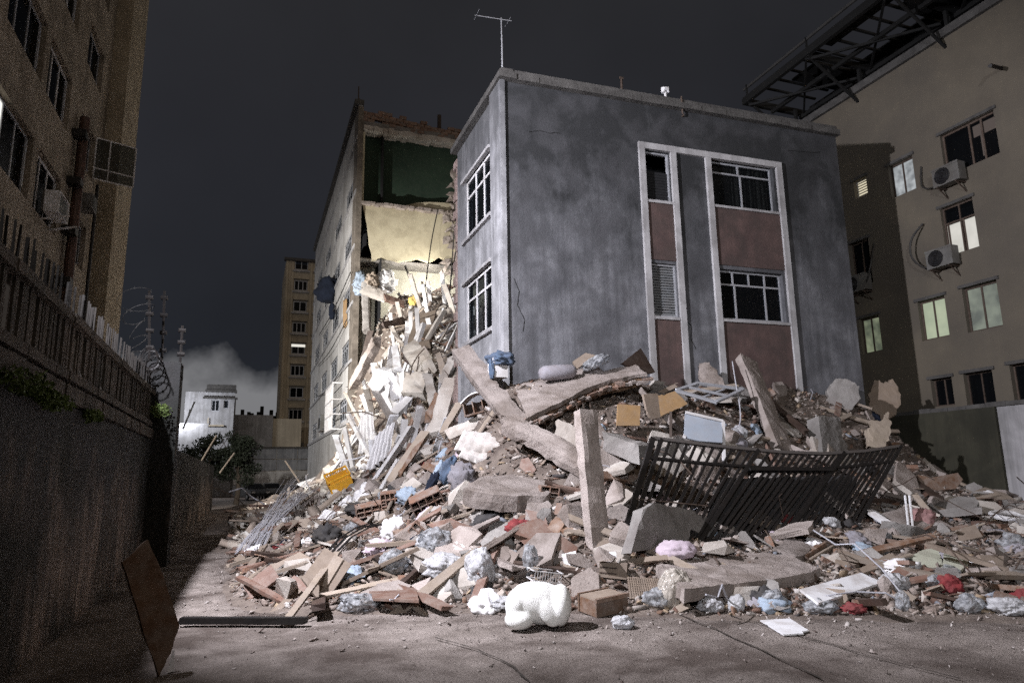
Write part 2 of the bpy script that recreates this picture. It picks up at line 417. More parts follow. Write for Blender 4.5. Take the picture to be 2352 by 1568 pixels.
def roughen(o, cuts=3, amp=.03, freq=3.0, seed=0):
    """break up the flat faces and edges of a concrete piece"""
    me = o.data; bm = bmesh.new(); bm.from_mesh(me)
    bmesh.ops.triangulate(bm, faces=[f for f in bm.faces if len(f.verts) > 4])
    for c_ in range(3):
        ed = [e for e in bm.edges if e.calc_length() > 0.16 * (1 if cuts > 2 else 2)]
        if not ed or len(bm.faces) > 3500: break
        bmesh.ops.subdivide_edges(bm, edges=ed, cuts=1, use_grid_fill=True)
        bmesh.ops.triangulate(bm, faces=[f for f in bm.faces if len(f.verts) > 4])
    off = Vector((seed*1.7, seed*.9, seed*2.3)) + Vector(o.location)
    bm.normal_update()
    for v in bm.verts:
        sharp = any(e.is_manifold and e.calc_face_angle(0) > .6 for e in v.link_edges)
        d = noise.noise(v.co*freq + off)*amp + noise.noise(v.co*freq*3.1 - off)*amp*.5
        if sharp: d -= amp*(.4 + 1.2*max(0, noise.noise(v.co*freq*2.0 + off*2)))
        v.co += v.normal*d
    bm.to_mesh(me); bm.free(); me.update()
    return o
def rebase(o):
    """move a one-mesh thing's origin to the middle of its underside"""
    me = o.data
    n = len(me.vertices); co = np.empty(n * 3); me.vertices.foreach_get('co', co); co = co.reshape(-1, 3)
    b = np.array([(co[:,0].min()+co[:,0].max())/2, (co[:,1].min()+co[:,1].max())/2, co[:,2].min()])
    me.vertices.foreach_set('co', (co - b).ravel()); o.location = Vector(o.location) + Vector(b); me.update()
    return o

# ------------------------------------------------------------------ ground and rubble heap (a real height field)
CP = [  # x, y, z of the heap
 (-0.9,45,0),(-0.6,38,0),(-0.4,33,0),(-0.3,25,0),(-0.2,18,0),(-0.1,14,0),(-0.1,11.2,0),(0.6,9.9,0),(1.7,9.3,0),(2.8,8.8,0),(3.7,8.3,0),(4.8,7.5,0),(6.4,6.6,0),(8.1,5.8,0),(10,5.0,0),(13,4.6,0),(17,4.4,0),
 (3,4,0),(7,3,0),(12,2,0),(17,1,0),(-1.5,8,0),(-1.5,20,0),(-1.5,30,0),(-1.5,50,0),(0,4,0),
 (0.9,12,0.25),(1.0,15,0.35),(1.0,20,0.4),(1.0,26,0.45),(0.9,33,0.4),(1.0,40,0.35),(2,48,0.3),(2,60,0.1),(4.5,70,0.0),(0,62,0),(0,75,0),(4.6,52,0.8),
 (2.0,10.6,0.38),(2.6,13,0.75),(2.6,17,0.9),(2.7,22,0.95),(2.8,28,1.05),(2.7,34,1.1),(2.8,40,0.95),(4.4,46,1.0),
 (3.4,10.2,0.7),(4.07,10.5,1.1),(4.0,12,1.6),(4.68,12,2.2),(3.7,14,1.35),(4.58,16,2.35),(4.2,19,1.7),(4.3,24,1.7),(4.4,30,1.8),(4.6,36,2.0),(4.7,39.0,2.0),
 (5.93,11,2.0),(5.0,10,1.2),(6.0,9.6,0.85),(7.69,11,1.4),(7.0,9.5,0.6),(6.4,8.4,0.35),(8.5,9.0,0.45),(8.6,7.6,0.30),(10.5,7.6,0.4),(10,9.5,0.6),(10,11.5,1.6),(12.95,12,1.35),(12.5,10,0.7),(13,7.5,0.5),(15,9.5,0.7),(15.5,12,1.1),(16.6,10,0.75),(16.6,7,0.5),(16.7,13,1.2),
 (4.7,13.3,3.55),(6.2,13.3,3.5),(7.4,12.6,3.1),(8.33,13.3,3.5),(10.4,13.3,3.45),(10.4,12.6,2.7),(12.5,13.4,3.6),(14.7,13.8,3.5),(14.6,12.8,2.6),(16.2,14.2,2.3),(16.8,16,2.0),
 (5.3,18.3,2.9),(5.57,22,3.5),(5.6,27,4.2),(5.9,32,5.6),(5.5,36,3.8),(5.5,38.8,7.5),(7,20,3.6),(7.2,25,5.4),(7.4,30,7.4),(6.6,35,8.2),(6.3,37.8,10.0),(7.0,37.3,10.9),(8.1,37,11.3),(9.5,33,8.8),(10,37,11.4),(9,28,6.6),(12,37,11.3),(12,30,7),(9,21,4.2),(13,38.5,10.8),(8.1,38.9,11.2),(10,38.9,11.4),
 (7,16,3.6),(10,16,3.6),(14,16,3.6),(14,22,3.6),
]
cp = np.array(CP, float)
def _phi(r): return np.sqrt(r * r + 0.36)
_D = np.hypot(cp[:,None,0]-cp[None,:,0], (cp[:,None,1]-cp[None,:,1]))
_A = np.zeros((len(cp)+1, len(cp)+1)); _A[:-1,:-1] = _phi(_D) ; _A[-1,:-1] = 1; _A[:-1,-1] = 1
_A[np.arange(len(cp)), np.arange(len(cp))] -= 0.25
_w = np.linalg.solve(_A, np.append(cp[:,2], 0))
GX0, GX1, GY0, GY1, GS = -2.0, 17.4, 3.0, 70.0, 0.125
gx = np.arange(GX0, GX1 + 1e-6, GS); gy = np.arange(GY0, GY1 + 1e-6, GS)
MX, MY = np.meshgrid(gx, gy, indexing='ij')
GZ = np.full(MX.shape, _w[-1])
for i in range(len(cp)):
    GZ += _w[i] * _phi(np.hypot(MX - cp[i,0], MY - cp[i,1]))
def fbm(shape_x, shape_y, seed, octs, scale):
    rng = np.random.default_rng(seed); out = np.zeros_like(shape_x); amp = 1.0
    for k in range(octs):
        for j in range(5):
            a = rng.uniform(0, 2*np.pi); f = scale * 2**k * rng.uniform(.7, 1.4); ph = rng.uniform(0, 6.28)
            out += amp * np.sin((shape_x*np.cos(a) + shape_y*np.sin(a)) * f + ph + 1.7*np.sin((shape_x*np.sin(a) - shape_y*np.cos(a))*f*.6 + ph*2)) / 5
        amp *= 0.55
    return out
GN = fbm(MX, MY, 3, 5, 1.3)
onheap = np.clip(GZ / 0.5, 0, 1)
far = np.clip((MY - 16) / 10, 0, 1)
GZ = GZ + onheap * GN * (0.13 + 0.25 * far)
GZ = np.where(MX > -1.0, GZ, np.minimum(GZ, 0.03))
GZ = np.maximum(GZ, -0.04)
def H(x, y):
    i = (x - GX0) / GS; j = (y - GY0) / GS
    if i < 0 or j < 0 or i >= len(gx) - 1.001 or j >= len(gy) - 1.001: return 0.0
    a, b = int(i), int(j); u, v = i - a, j - b
    z = (GZ[a,b]*(1-u)*(1-v) + GZ[a+1,b]*u*(1-v) + GZ[a,b+1]*(1-u)*v + GZ[a+1,b+1]*u*v)
    return max(0.0, float(z))
def S(x, y, lift=0.0):
    """where the line of sight through a picture point meets the heap or the ground"""
    d = ray(x, y); t = 4.0
    while t < 140:
        p = cO + d * t
        if p.z <= H(p.x, p.y) + lift:
            lo, hi = t - 0.08, t
            for _ in range(8):
                m = (lo + hi) / 2; q = cO + d * m
                if q.z <= H(q.x, q.y) + lift: hi = m
                else: lo = m
            return cO + d * hi
        t += 0.08
    return cO + d * t
def grad(x, y, e=0.25):
    return Vector((-(H(x+e,y)-H(x-e,y))/(2*e), -(H(x,y+e)-H(x,y-e))/(2*e), 1)).normalized()

# ground sheet
M_GROUND = surf('dusty_ground', (0.31, 0.268, 0.245), (0.17, 0.143, 0.126), 2.4, rough=0.9, bump=0.6, bscale=34, stain=(0.06, 0.043, 0.035), stain_amt=0.8, stain_scale=0.8, detail=12, speck=0.6)
gb = MB()
xs = [-400,-60,-20,-8,-4] + list(np.arange(-3, 12.1, 0.25)) + [14,18,24,40,120,400]
ys = [-60,-10,0,2] + list(np.arange(3, 14.1, 0.25)) + [16,20,30,50,80,140,300,900]
rg = random.Random(5)
vv = []
for x in xs:
    for y in ys:
        z = 0.018 * noise.noise(Vector((x*.9, y*.9, 1))) + 0.01*noise.noise(Vector((x*3, y*3, 4))) if -3 < x < 12 and 3 < y < 14 else 0
        vv.append((float(x), float(y), z - 0.012))
ff = []
ny = len(ys)
for i in range(len(xs)-1):
    for j in range(ny-1):
        ff.append((i*ny+j, (i+1)*ny+j, (i+1)*ny+j+1, i*ny+j+1))
g = link('ground', mesh('ground', vv, ff), M_GROUND); g['kind'] = 'structure'

# worn joints in the paving
for k_, pl in enumerate(([(1556,1408),(1640,1442),(1760,1496),(1905,1566)], [(1650,1404),(1780,1440),(1960,1494),(2240,1566)], [(1000,1462),(1100,1490),(1180,1530),(1220,1567)])):
    q_ = []
    for i_ in range(len(pl)-1):
        for t_ in range(8): u_ = t_/8; q_.append(PZ(pl[i_][0]*(1-u_)+pl[i_+1][0]*u_, pl[i_][1]*(1-u_)+pl[i_+1][1]*u_, .012))
    vs, fs = [], []
    for i_, p_ in enumerate(q_):
        d_ = (q_[min(i_+1,len(q_)-1)] - q_[max(i_-1,0)]).normalized(); s_ = Vector((-d_.y, d_.x, 0)); j_ = .03*noise.noise(p_*2.5); w2 = .006 + .012*abs(noise.noise(p_*4))
        vs += [p_ + s_*(j_-w2), p_ + s_*(j_+w2)]
        if i_: fs.append((2*i_-2, 2*i_-1, 2*i_+1, 2*i_))
    jo = link('paving_joint', mesh('paving_joint', vs, fs), surf('joint_dirt', (0.05,0.042,0.036), (0.035,0.03,0.026), 8, bump=0), g)

# rubble heap body, only where it rises
idx = -np.ones(GZ.shape, int); keep = GZ > -0.038
keep &= ~((MX > 5.6) & (MX < 14.6) & (MY > 14.5) & (MY < 17.5))
ids = np.argwhere(keep)
idx[keep] = np.arange(len(ids))
hv = [(gx[a], gy[b], GZ[a,b]) for a, b in ids]
hf = []
q = keep[:-1,:-1] & keep[1:,:-1] & keep[1:,1:] & keep[:-1,1:]
for a, b in np.argwhere(q):
    hf.append((int(idx[a,b]), int(idx[a+1,b]), int(idx[a+1,b+1]), int(idx[a,b+1])))
heap = link('rubble_heap', mesh('rubble_heap', hv, hf), M_DIRT, smooth=True); heap['kind'] = 'structure'

# ------------------------------------------------------------------ wall frames
class Fr:
    """upright wall frame: u runs along the wall, v goes into the building, z is up"""
    def __init__(s, o, e1, e2): s.o = Vector(o); s.e1 = Vector(e1).normalized(); s.e2 = Vector(e2).normalized()
    def __call__(s, u, v, z): return s.o + s.e1*u + s.e2*v + Vector((0,0,z))
    def box(s, mb, u0, u1, v0, v1, z0, z1):
        c = [s(u0,v0,z0), s(u1,v0,z0), s(u1,v1,z0), s(u0,v1,z0), s(u0,v0,z1), s(u1,v0,z1), s(u1,v1,z1), s(u0,v1,z1)]
        return mb.add(c, [(0,3,2,1),(4,5,6,7),(0,1,5,4),(1,2,6,5),(2,3,7,6),(3,0,4,7)])
    def wall(s, u0, u1, z0, z1, t, holes):
        us = sorted({u0, u1} | {h[0] for h in holes} | {h[1] for h in holes}); zs = sorted({z0, z1} | {h[2] for h in holes} | {h[3] for h in holes})
        us = [u for u in us if u0 <= u <= u1]; zs = [z for z in zs if z0 <= z <= z1]
        nu, nz_ = len(us)-1, len(zs)-1
        def solid(i, j):
            if i < 0 or j < 0 or i >= nu or j >= nz_: return False
            cu, cz = (us[i]+us[i+1])/2, (zs[j]+zs[j+1])/2
            return not any(h[0] < cu < h[1] and h[2] < cz < h[3] for h in holes)
        mb = MB()
        for i in range(nu):
            for j in range(nz_):
                if not solid(i, j): continue
                a, b, c, d = us[i], us[i+1], zs[j], zs[j+1]
                mb.add([s(a,0,c), s(b,0,c), s(b,0,d), s(a,0,d)], [(0,1,2,3)])
                mb.add([s(a,t,c), s(a,t,d), s(b,t,d), s(b,t,c)], [(0,1,2,3)])
                if not solid(i-1,j): mb.add([s(a,0,c), s(a,0,d), s(a,t,d), s(a,t,c)], [(0,1,2,3)])
                if not solid(i+1,j): mb.add([s(b,0,c), s(b,t,c), s(b,t,d), s(b,0,d)], [(0,1,2,3)])
                if not solid(i,j-1): mb.add([s(a,0,c), s(a,t,c), s(b,t,c), s(b,0,c)], [(0,1,2,3)])
                if not solid(i,j+1): mb.add([s(a,0,d), s(b,0,d), s(b,t,d), s(a,t,d)], [(0,1,2,3)])
        return mb
def window(fr, par, u0, u1, z0, z1, cols=(0.5,), transom=None, top_cols=None, mat=None, pane=None, v=0.08, b=0.045, name='window', label=None, panes=True, skip=()):
    """frame of bars with a glass pane in every field; panes are sub-parts"""
    mb = MB(); mat = mat or M_ALU; W_, H_ = u1-u0, z1-z0
    for (a, c, d, e_) in ((u0,u1,z0,z0+b), (u0,u1,z1-b,z1), (u0,u0+b,z0+b,z1-b), (u1-b,u1,z0+b,z1-b)):
        fr.box(mb, a, c, v, v+0.06, d, e_)
    zt = z0 + H_*transom if transom else z1 - b
    fields = []
    us = [u0+b] + [u0 + W_*c for c in cols] + [u1-b]
    for c in cols: fr.box(mb, u0+W_*c-b/2, u0+W_*c+b/2, v+0.004, v+0.056, z0+b, zt)
    for i in range(len(us)-1): fields.append((us[i], us[i+1], z0+b, zt))
    if transom:
        fr.box(mb, u0+b, u1-b, v+0.002, v+0.058, zt, zt+b)
        tcs = top_cols if top_cols is not None else cols
        us = [u0+b] + [u0 + W_*c for c in tcs] + [u1-b]
        for c in tcs: fr.box(mb, u0+W_*c-b/2, u0+W_*c+b/2, v+0.004, v+0.056, zt+b, z1-b)
        for i in range(len(us)-1): fields.append((us[i], us[i+1], zt+b, z1-b))
    wo_ = mb.build(name, mat, par)
    if label: wo_['label'] = label
    if panes:
        for k, (a, c, d, e_) in enumerate(fields):
            if k in skip: continue
            p = MB(); fr.box(p, a+.004, c-.004, v+0.024, v+0.034, d+.004, e_-.004)
            p.build('pane', pane if not isinstance(pane, (list, tuple)) else pane[k % len(pane)] if pane else M_GLASS, wo_) if pane else p.build('pane', M_GLASS, wo_)
    return wo_

# ------------------------------------------------------------------ front block (grey, stained)
M_FRONT = surf('stained_grey_render', (0.25, 0.252, 0.272), (0.115, 0.117, 0.13), 1.3, bump=0.2, bscale=30, streak=0.65, stain=(0.07, 0.07, 0.076), stain_amt=0.62, stain_scale=1.15, grime_shade=(4.8, 10.2, 0.97), detail=9)  # stains and grime; the top tone also carries the fading light
M_SIDE = surf('white_lit_side_render', (0.47, 0.47, 0.49), (0.34, 0.34, 0.36), 1.4, bump=0.15, streak=0.6, stain=(0.12, 0.12, 0.125), stain_amt=0.5, stain_scale=1.3, grime_shade=(6.5, 11.5, 0.8))  # paler than the front: side light partly in the colour, top darkened
M_TRIM = surf('pale_window_surround', (0.50, 0.49, 0.50), (0.36, 0.355, 0.36), 2.5, bump=0.1, streak=0.4, stain=(0.14, 0.13, 0.13), stain_amt=0.4)
M_REDP = surf('faded_red_panel', (0.135, 0.088, 0.080), (0.075, 0.05, 0.047), 2.2, bump=0.15, streak=0.55, stain=(0.065, 0.05, 0.046), stain_amt=0.65, stain_scale=1.9)
M_CORN = surf('blackened_cornice', (0.11, 0.105, 0.10), (0.055, 0.052, 0.05), 3.0, bump=0.35, bscale=18)
fb = empty('grey_apartment_block', (10, 16, 0), 'grey stained concrete block with red window panels rising above the rubble', 'building')
FF = Fr((5.16, 14.0, 0), (1, -0.035, 0), (0.035, 1, 0))
wU, wL = (8.72, 9.54), (10.64, 12.76)   # strip limits in x
O = 5.16
hs = [(8.78-O, 9.50-O, 8.22, 9.52), (8.78-O, 9.50-O, 5.30, 6.62), (10.68-O, 12.62-O, 8.30, 9.56), (10.68-O, 12.62-O, 5.34, 6.62)]
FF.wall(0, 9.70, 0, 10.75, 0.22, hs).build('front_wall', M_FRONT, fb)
# cornice with a drip edge and rounded coping
mb = MB(); n_ = 40; rg = random.Random(2)
for i in range(n_):
    a, b_ = -0.16 + i*(9.90)/n_, -0.16 + (i+1)*(9.90)/n_
    j = rg.uniform(-.012, .012)
    FF.box(mb, a, b_-0.001, -0.16+j, 0.3, 10.752, 10.90+j)
FF.box(mb, -0.1, 9.72, -0.06, 0.28, 10.905, 11.05)
mb.build('cornice', M_CORN, fb)
# pale surround strips of the window bays
for (a, b_, z0, z1) in ((8.62,8.775,3.2,9.70), (9.505,9.66,3.2,9.535), (10.52,10.675,3.2,9.535), (12.70,12.87,3.2,9.70)):
    mb = MB(); FF.box(mb, a-O, b_-O, -0.075, 0.05, z0, z1); mb.build('window_surround', M_TRIM, fb)
mb = MB(); FF.box(mb, 8.776-O, 12.699-O, -0.073, 0.05, 9.54, 9.70); mb.build('window_surround', M_TRIM, fb)
# red panels between the windows
for (a, b_, z0, z1) in ((8.776,9.504,6.70,8.14), (8.776,9.504,3.3,5.22), (10.676,12.699,6.72,8.22), (10.676,12.699,3.3,5.27)):
    mb = MB(); FF.box(mb, a-O, b_-O, -0.022, 0.03, z0, z1); mb.build('red_panel', M_REDP, fb)
for (a, b_, z1) in ((8.776,9.504,8.21), (8.776,9.504,5.29), (10.676,12.699,8.29), (10.676,12.699,5.33)):
    mb = MB(); FF.box(mb, a-O, b_-O, -0.06, 0.12, z1-.065, z1); mb.build('window_sill', M_TRIM, fb)
# windows of the front wall
window(FF, fb, 10.69-O, 12.61-O, 8.31, 9.53, cols=(0.5,), transom=0.74, top_cols=(0.47,), v=0.1)
window(FF, fb, 10.69-O, 12.61-O, 5.35, 6.61, cols=(0.27, 0.74), transom=0.70, top_cols=(0.25, 0.5, 0.75), v=0.1)
# curtains behind the upper window
M_CURT = surf('drab_curtain', (0.20, 0.18, 0.15), (0.14, 0.12, 0.10), 3.0, rough=0.95, bump=0)
vs, fs = [], []
nu = 90
for i in range(nu+1):
    u = 10.72-O + 1.86*i/nu; v = 0.27 + 0.035*math.sin(i*0.95) + 0.02*math.sin(i*0.37)
    vs += [FF(u, v, 8.32), FF(u, v*0.98, 9.50)]
    if i: fs.append((2*i-2, 2*i, 2*i+1, 2*i-1))
mb = MB(); mb.add(vs, fs); mb.build('curtain', M_CURT, fb, smooth=True, fix=False)
# louvred windows: slats are single pieces
M_LOUV = surf('louvre_slats', (0.20, 0.21, 0.22), (0.14, 0.145, 0.15), 3.0, rough=0.4, bump=0.03, dust=0.2)
for (z0, z1, n_, ang, dark) in ((5.31, 6.61, 18, 0.55, False), (8.23, 9.51, 16, 0.2, True)):
    mb = MB()
    for (a, b_, c, d) in ((8.785,8.825,z0,z1), (9.455,9.495,z0,z1), (8.825,9.455,z0,z0+.04), (8.825,9.455,z1-.04,z1)):
        FF.box(mb, a-O, b_-O, 0.05, 0.13, c, d)
    lw = mb.build('louvred_window', M_ALU, fb)
    st = (z1-z0-.1)/n_
    for k in range(n_):
        if dark and k > 9: continue
        zc = z0+.05+st*(k+.5)
        dz, dv = st*.5*math.cos(ang)*1.05, st*.5*math.sin(ang)*1.05
        c = [FF(8.828-O, .09-dv, zc-dz), FF(9.452-O, .09-dv, zc-dz), FF(9.452-O, .09+dv, zc+dz), FF(8.828-O, .09+dv, zc+dz)]
        m_ = MB(); m_.prism(c, 0.006); m_.build('slat', M_DARKROOM if dark else M_LOUV, lw)
mb = MB()
FF.box(mb, 3.3, 8.2, 0.9, 0.95, 3.3, 10.3); FF.box(mb, 3.3, 8.2, 0.24, 0.9, 7.5, 7.6); FF.box(mb, 5.1,5.15,0.24,0.9,3.3,10.3)
mb.build('dark_room_backing', M_DARKROOM, fb)  # dark sheet behind the windows in place of interior shade
# side wall facing the lane
FS = Fr((5.16, 14.0, 0), (0.0, 1, 0), (1, 0, 0))
hs = [(1.0, 3.15, 7.85, 9.5), (1.0, 3.15, 5.05, 6.62)]
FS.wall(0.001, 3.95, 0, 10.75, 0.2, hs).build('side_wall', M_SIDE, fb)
for (z0, z1) in ((7.85, 9.5), (5.05, 6.62)):
    window(FS, fb, 1.02, 3.13, z0+.02, z1-.02, cols=(0.3, 0.62), transom=0.68, top_cols=(0.3, 0.62), mat=M_WPAINT, v=0.03, b=0.06, label='white painted window frame in the bright side wall')
    mb = MB(); FS.box(mb, 0.9, 3.3, -0.09, 0.1, z0-.09, z0); mb.build('window_sill', M_TRIM, fb)
    mb = MB(); FS.box(mb, 0.9, 3.3, -0.10, 0.02, z1, z1+.08); mb.build('lintel', M_TRIM, fb)
mb = MB(); FS.box(mb, 0.3, 3.7, 0.8, 0.85, 4.6, 10.2); FS.box(mb, .3, 3.7, .21,.8, 7.2,7.3); mb.build('dark_room_backing', M_DARKROOM, fb)
# corner pilaster
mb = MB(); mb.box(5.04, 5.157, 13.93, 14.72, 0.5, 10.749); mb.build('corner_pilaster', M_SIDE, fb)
mb = MB(); FS.box(mb, -0.2, 4.05, -0.18, 0.25, 10.753, 10.91); FS.box(mb, -0.1, 4.0, -0.08, .2, 10.915, 11.04); mb.build('cornice', M_CORN, fb)
# roof slab and torn rear edge
mb = MB(); mb.box(5.3, 14.6, 14.3, 17.9, 10.45, 10.74); mb.build('roof_slab', M_CORN, fb)
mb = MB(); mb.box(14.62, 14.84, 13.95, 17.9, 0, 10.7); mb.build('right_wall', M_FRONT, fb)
rg = random.Random(12)
mb = MB()
for k in range(40):      # ragged column edge where the wall tore off
    z = 0.6 + k*0.25; d = rg.uniform(.05, .34)
    mb.box(5.13+rg.uniform(-.03,.05), 5.55+rg.uniform(-.1,.1), 17.951, 18.0+d, z, z+0.245)
mb.build('torn_wall_edge', surf('torn_masonry', (0.34,0.26,0.24),(0.20,0.14,0.12),4.0,bump=0.5,bscale=16), fb)
# cracks in the render
M_CRACK = surf('open_crack', (0.018,0.018,0.018), (0.012,0.012,0.012), 5, bump=0)
for pl in ([(1215,305),(1240,303),(1262,309),(1290,307)], [(1792,356),(1820,358),(1845,362),(1868,360)], [(1560,735),(1580,752),(1578,780),(1592,812)], [(1180,640),(1192,668),(1188,700),(1204,735),(1200,770)]):
    pt = []
    for i in range(len(pl)-1):
        for t in range(5):
            u = t/5; q_ = PY(pl[i][0]*(1-u)+pl[i+1][0]*u, pl[i][1]*(1-u)+pl[i+1][1]*u, 14.0); uu = q_.x - 5.16
            pt.append(FF(uu, -.003, q_.z + .03*noise.noise(q_*6)))
    mb = MB(); mb.tube(pt, .009, 4); mb.build('crack', M_CRACK, fb)
# things on the roof
mb = MB()
p0 = PY(1154, 165, 14.2)
mb.tube([p0 - Vector((0,0,.2)), p0 + Vector((0.0, 0, .7)), p0 + Vector((-0.01, 0, 1.44))], [0.022, 0.02, 0.016])
mb.tube([p0 + Vector((-0.66, 0.08, 1.41)), p0 + Vector((0.24, -0.03, 1.39))], 0.012)
for k in range(2):
    x = -0.62 + k*0.8; mb.tube([p0 + Vector((x, -0.16+.01*k, 1.40)), p0 + Vector((x, .26-.01*k, 1.40))], 0.006, 4)
thing('roof_antenna', mb, M_ALU, 'thin tall television antenna on the roof corner of the grey block', 'antenna')
p = PY(1528, 212, 14.1)
mb = MB(); mb.tube([p + Vector((0,0,-.36)), p + Vector((0,0,.0))], 0.035); mb.tube([p+Vector((-.07,0,-.03)), p+Vector((-.06,0,.07)), p+Vector((0.06,0,.09)), p+Vector((.1,0,.0))], [.05,.075,.075,.03], 8)
thing('roof_vent', mb, M_WHITE, 'small white rounded vent cap on the roof edge of the grey block', 'vent')
p = PY(1428, 200, 14.3); mb = MB(); mb.tube([p+Vector((0,0,-.35)), p+Vector((0,0,.25))], .03); mb.tube([p+Vector((-.05,0,.25)),p+Vector((.05,0,.25))],.035)
thing('roof_pipe', mb, M_RUST, 'short dark pipe stub on the roof of the grey block', 'pipe')
p = PY(1565, 222, 13.75); mb = MB(); mb.tube([p, p+Vector((0,0,-.45)), p+Vector((.05,.02,-.5)), p+Vector((.03,.1,-.5))], .022)
thing('wall_hook', mb, M_RUST, 'dark bent pipe hanging over the cornice of the grey block', 'pipe')

# ------------------------------------------------------------------ rear block, torn open
M_RFAC = surf('white_facade', (0.66, 0.65, 0.64), (0.54, 0.53, 0.52), 0.6, bump=0.08, streak=0.5, stain=(0.20, 0.18, 0.16), stain_amt=0.4, stain_scale=0.5)
M_GREEN = surf('dark_green_wall', (0.028, 0.052, 0.034), (0.02, 0.038, 0.026), 0.8, bump=0.05, dust=0.05)
M_CREAM = surf('cream_wall', (0.52, 0.47, 0.34), (0.44, 0.39, 0.28), 0.7, bump=0.06, stain=(0.30, 0.26, 0.18), stain_amt=0.5)
M_LITW = surf('cream_room_wall', (0.66, 0.64, 0.55), (0.58, 0.56, 0.48), 0.7, bump=0.06, stain=(0.36,0.33,0.27), stain_amt=0.4)
rb = empty('torn_apartment_block', (10, 50, 0), 'tall white rear block torn open, showing a green room and a cream room', 'building')
FR = Fr((5.16, 39.45, 0), (0, 1, 0), (1, 0, 0))
LV = [4.0, 7.4, 10.8, 14.2, 17.6, 21.0]
hs = []
cols = [(1.6, 5.2), (7.4, 11.6), (14.2, 18.6), (21.2, 26.0)]
for z in LV[:-1]:
    for c in cols: hs.append((c[0], c[1], z+1.0, z+2.35))
hs += [(2.0, 3.6, 1.5, 2.4), (6, 7, 1.5, 2.4), (11, 12, 1.2, 2.4), (14, 15, 1.2, 2.4)]
FR.wall(0, 29.5, 0, 23.9, 0.25, hs).build('facade_wall', M_RFAC, rb)
for z in LV[:-1]:
    for k, c in enumerate(cols):
        window(FR, rb, c[0]+.03, c[1]-.03, z+1.03, z+2.32, cols=(0.25,0.5,0.75), transom=0.7, top_cols=(.25,.5,.75), mat=M_ALU, v=0.05, b=0.1, skip=((k*3+int(z)) % 7,))
for z in LV:
    mb = MB(); FR.box(mb, 0.02, 29.4, -0.08, 0.02, z+.72, z+0.9); mb.build('sill_band', M_TRIM, rb)
mb = MB(); FR.box(mb, 0.3, 29.2, 1.5, 1.6, 0.2, 23.4); mb.build('dark_room_backing', M_DARKROOM, rb)
mb = MB(); FR.box(mb, -.1, 29.5, -0.25, .3, 23.902, 24.2); mb.build('parapet_coping', M_CORN, rb)
# torn end wall: the rooms of the floors that are gone
FE = Fr((5.16, 39.4, 0), (1, 0, 0), (0, 1, 0))
def E2(x, y, Y): p_ = PY(x, y, Y); return p_
mb = MB(); FE.box(mb, 0.27, 9.5, 0.75, 0.95, 17.75, 22.5); mb.build('green_room_wall', M_GREEN, rb)
pts = [E2(832, 468, 39.6), E2(900, 474, 39.6), E2(985, 464, 39.6), E2(1075, 470, 39.6), E2(1075, 640, 39.6), E2(1045, 600, 39.6), E2(1010, 590, 39.6), E2(985, 602, 39.6), E2(960, 594, 39.6), E2(915, 600, 39.6), E2(880, 590, 39.6), E2(855, 598, 39.6), E2(845, 540, 39.6)]
mb = MB(); mb.prism(pts, 0.25, jit=0.05, sub=3, seed=4); mb.build('cream_room_wall', M_CREAM, rb)
mb = MB(); FE.box(mb, 0.27, 9.5, 1.9, 2.1, 8.5, 14.9); mb.build('lit_room_wall', M_LITW, rb)
mb = MB(); FE.box(mb, 0.3, 9.5, 0.5, 1.9, 14.25, 14.4); mb.build('floor_slab', M_CONCG, rb)
mb = MB()
rg = random.Random(3)
for k in range(26):   # jagged lip of the vanished floor
    x = 0.3 + k*0.26; FE.box(mb, x, x+.255, -0.02-rg.uniform(0,.18), 0.7, 17.60-rg.uniform(0,.10), 17.72)
mb.build('floor_lip', M_CONC, rb)
mb = MB(); FE.box(mb, -0.02, 0.30, 0.02, 1.6, 2.0, 23.8); mb.build('end_pier', surf('raw_pier', (0.22,0.19,0.16),(0.10,0.085,0.07),2.0,bump=0.4,bscale=10), rb)
mb = MB(); FE.box(mb, 0.305, 0.42, 0.1, 0.74, 17.75, 22.2); mb.build('green_room_return', M_CREAM, rb)
mb = MB()
for k in range(30):
    x = 0.31 + k*0.3; FE.box(mb, x, x+.295, 0.0-rg.uniform(0,.12), 1.0, 22.25+rg.uniform(-.05,.05), 22.50+rg.uniform(0,.1))
mb.build('roof_beam', M_PLAST, rb)
mb = MB(); FE.box(mb, 0.4, 9.5, 1.4, 1.5, 22.0, 23.2); mb.build('attic_wall', M_DARKROOM, rb)
# brick parapet: single bricks
rg = random.Random(9)
bw, bh = 0.42, 0.21
bm_ = MB(); bm_.box(-bw/2, bw/2, -0.12, 0.12, -bh/2, bh/2)
bme = mesh('brick', bm_.v, bm_.f); bme.materials.append(M_BRICK)
for r_ in range(4):
    for k in range(17):
        if rg.random() < (0.05 if r_ < 3 else 0.45): continue
        x = 5.5 + k*(bw+.02) + (r_ % 2)*bw/2; z = 23.1 + r_*(bh+.02) - k*.035
        b = bpy.data.objects.new('brick', bme); COL.objects.link(b); b.parent = rb
        b.matrix_parent_inverse = Matrix.Translation(-Vector(rb.location))
        b.location = (x, 39.75 + rg.uniform(-.03,.03), z); b.rotation_euler = (rg.uniform(-.04,.04), rg.uniform(-.03,.03), rg.uniform(-.04,.04))
mb = MB(); FE.box(mb, 0.3, 9.5, 0.22, 0.6, 22.62, 22.98); mb.build('parapet_beam', M_CONCG, rb)
mb = MB(); mb.box(6, 15, 42, 68, 0, 22.0); mb.build('inner_core', M_DARKROOM, rb)
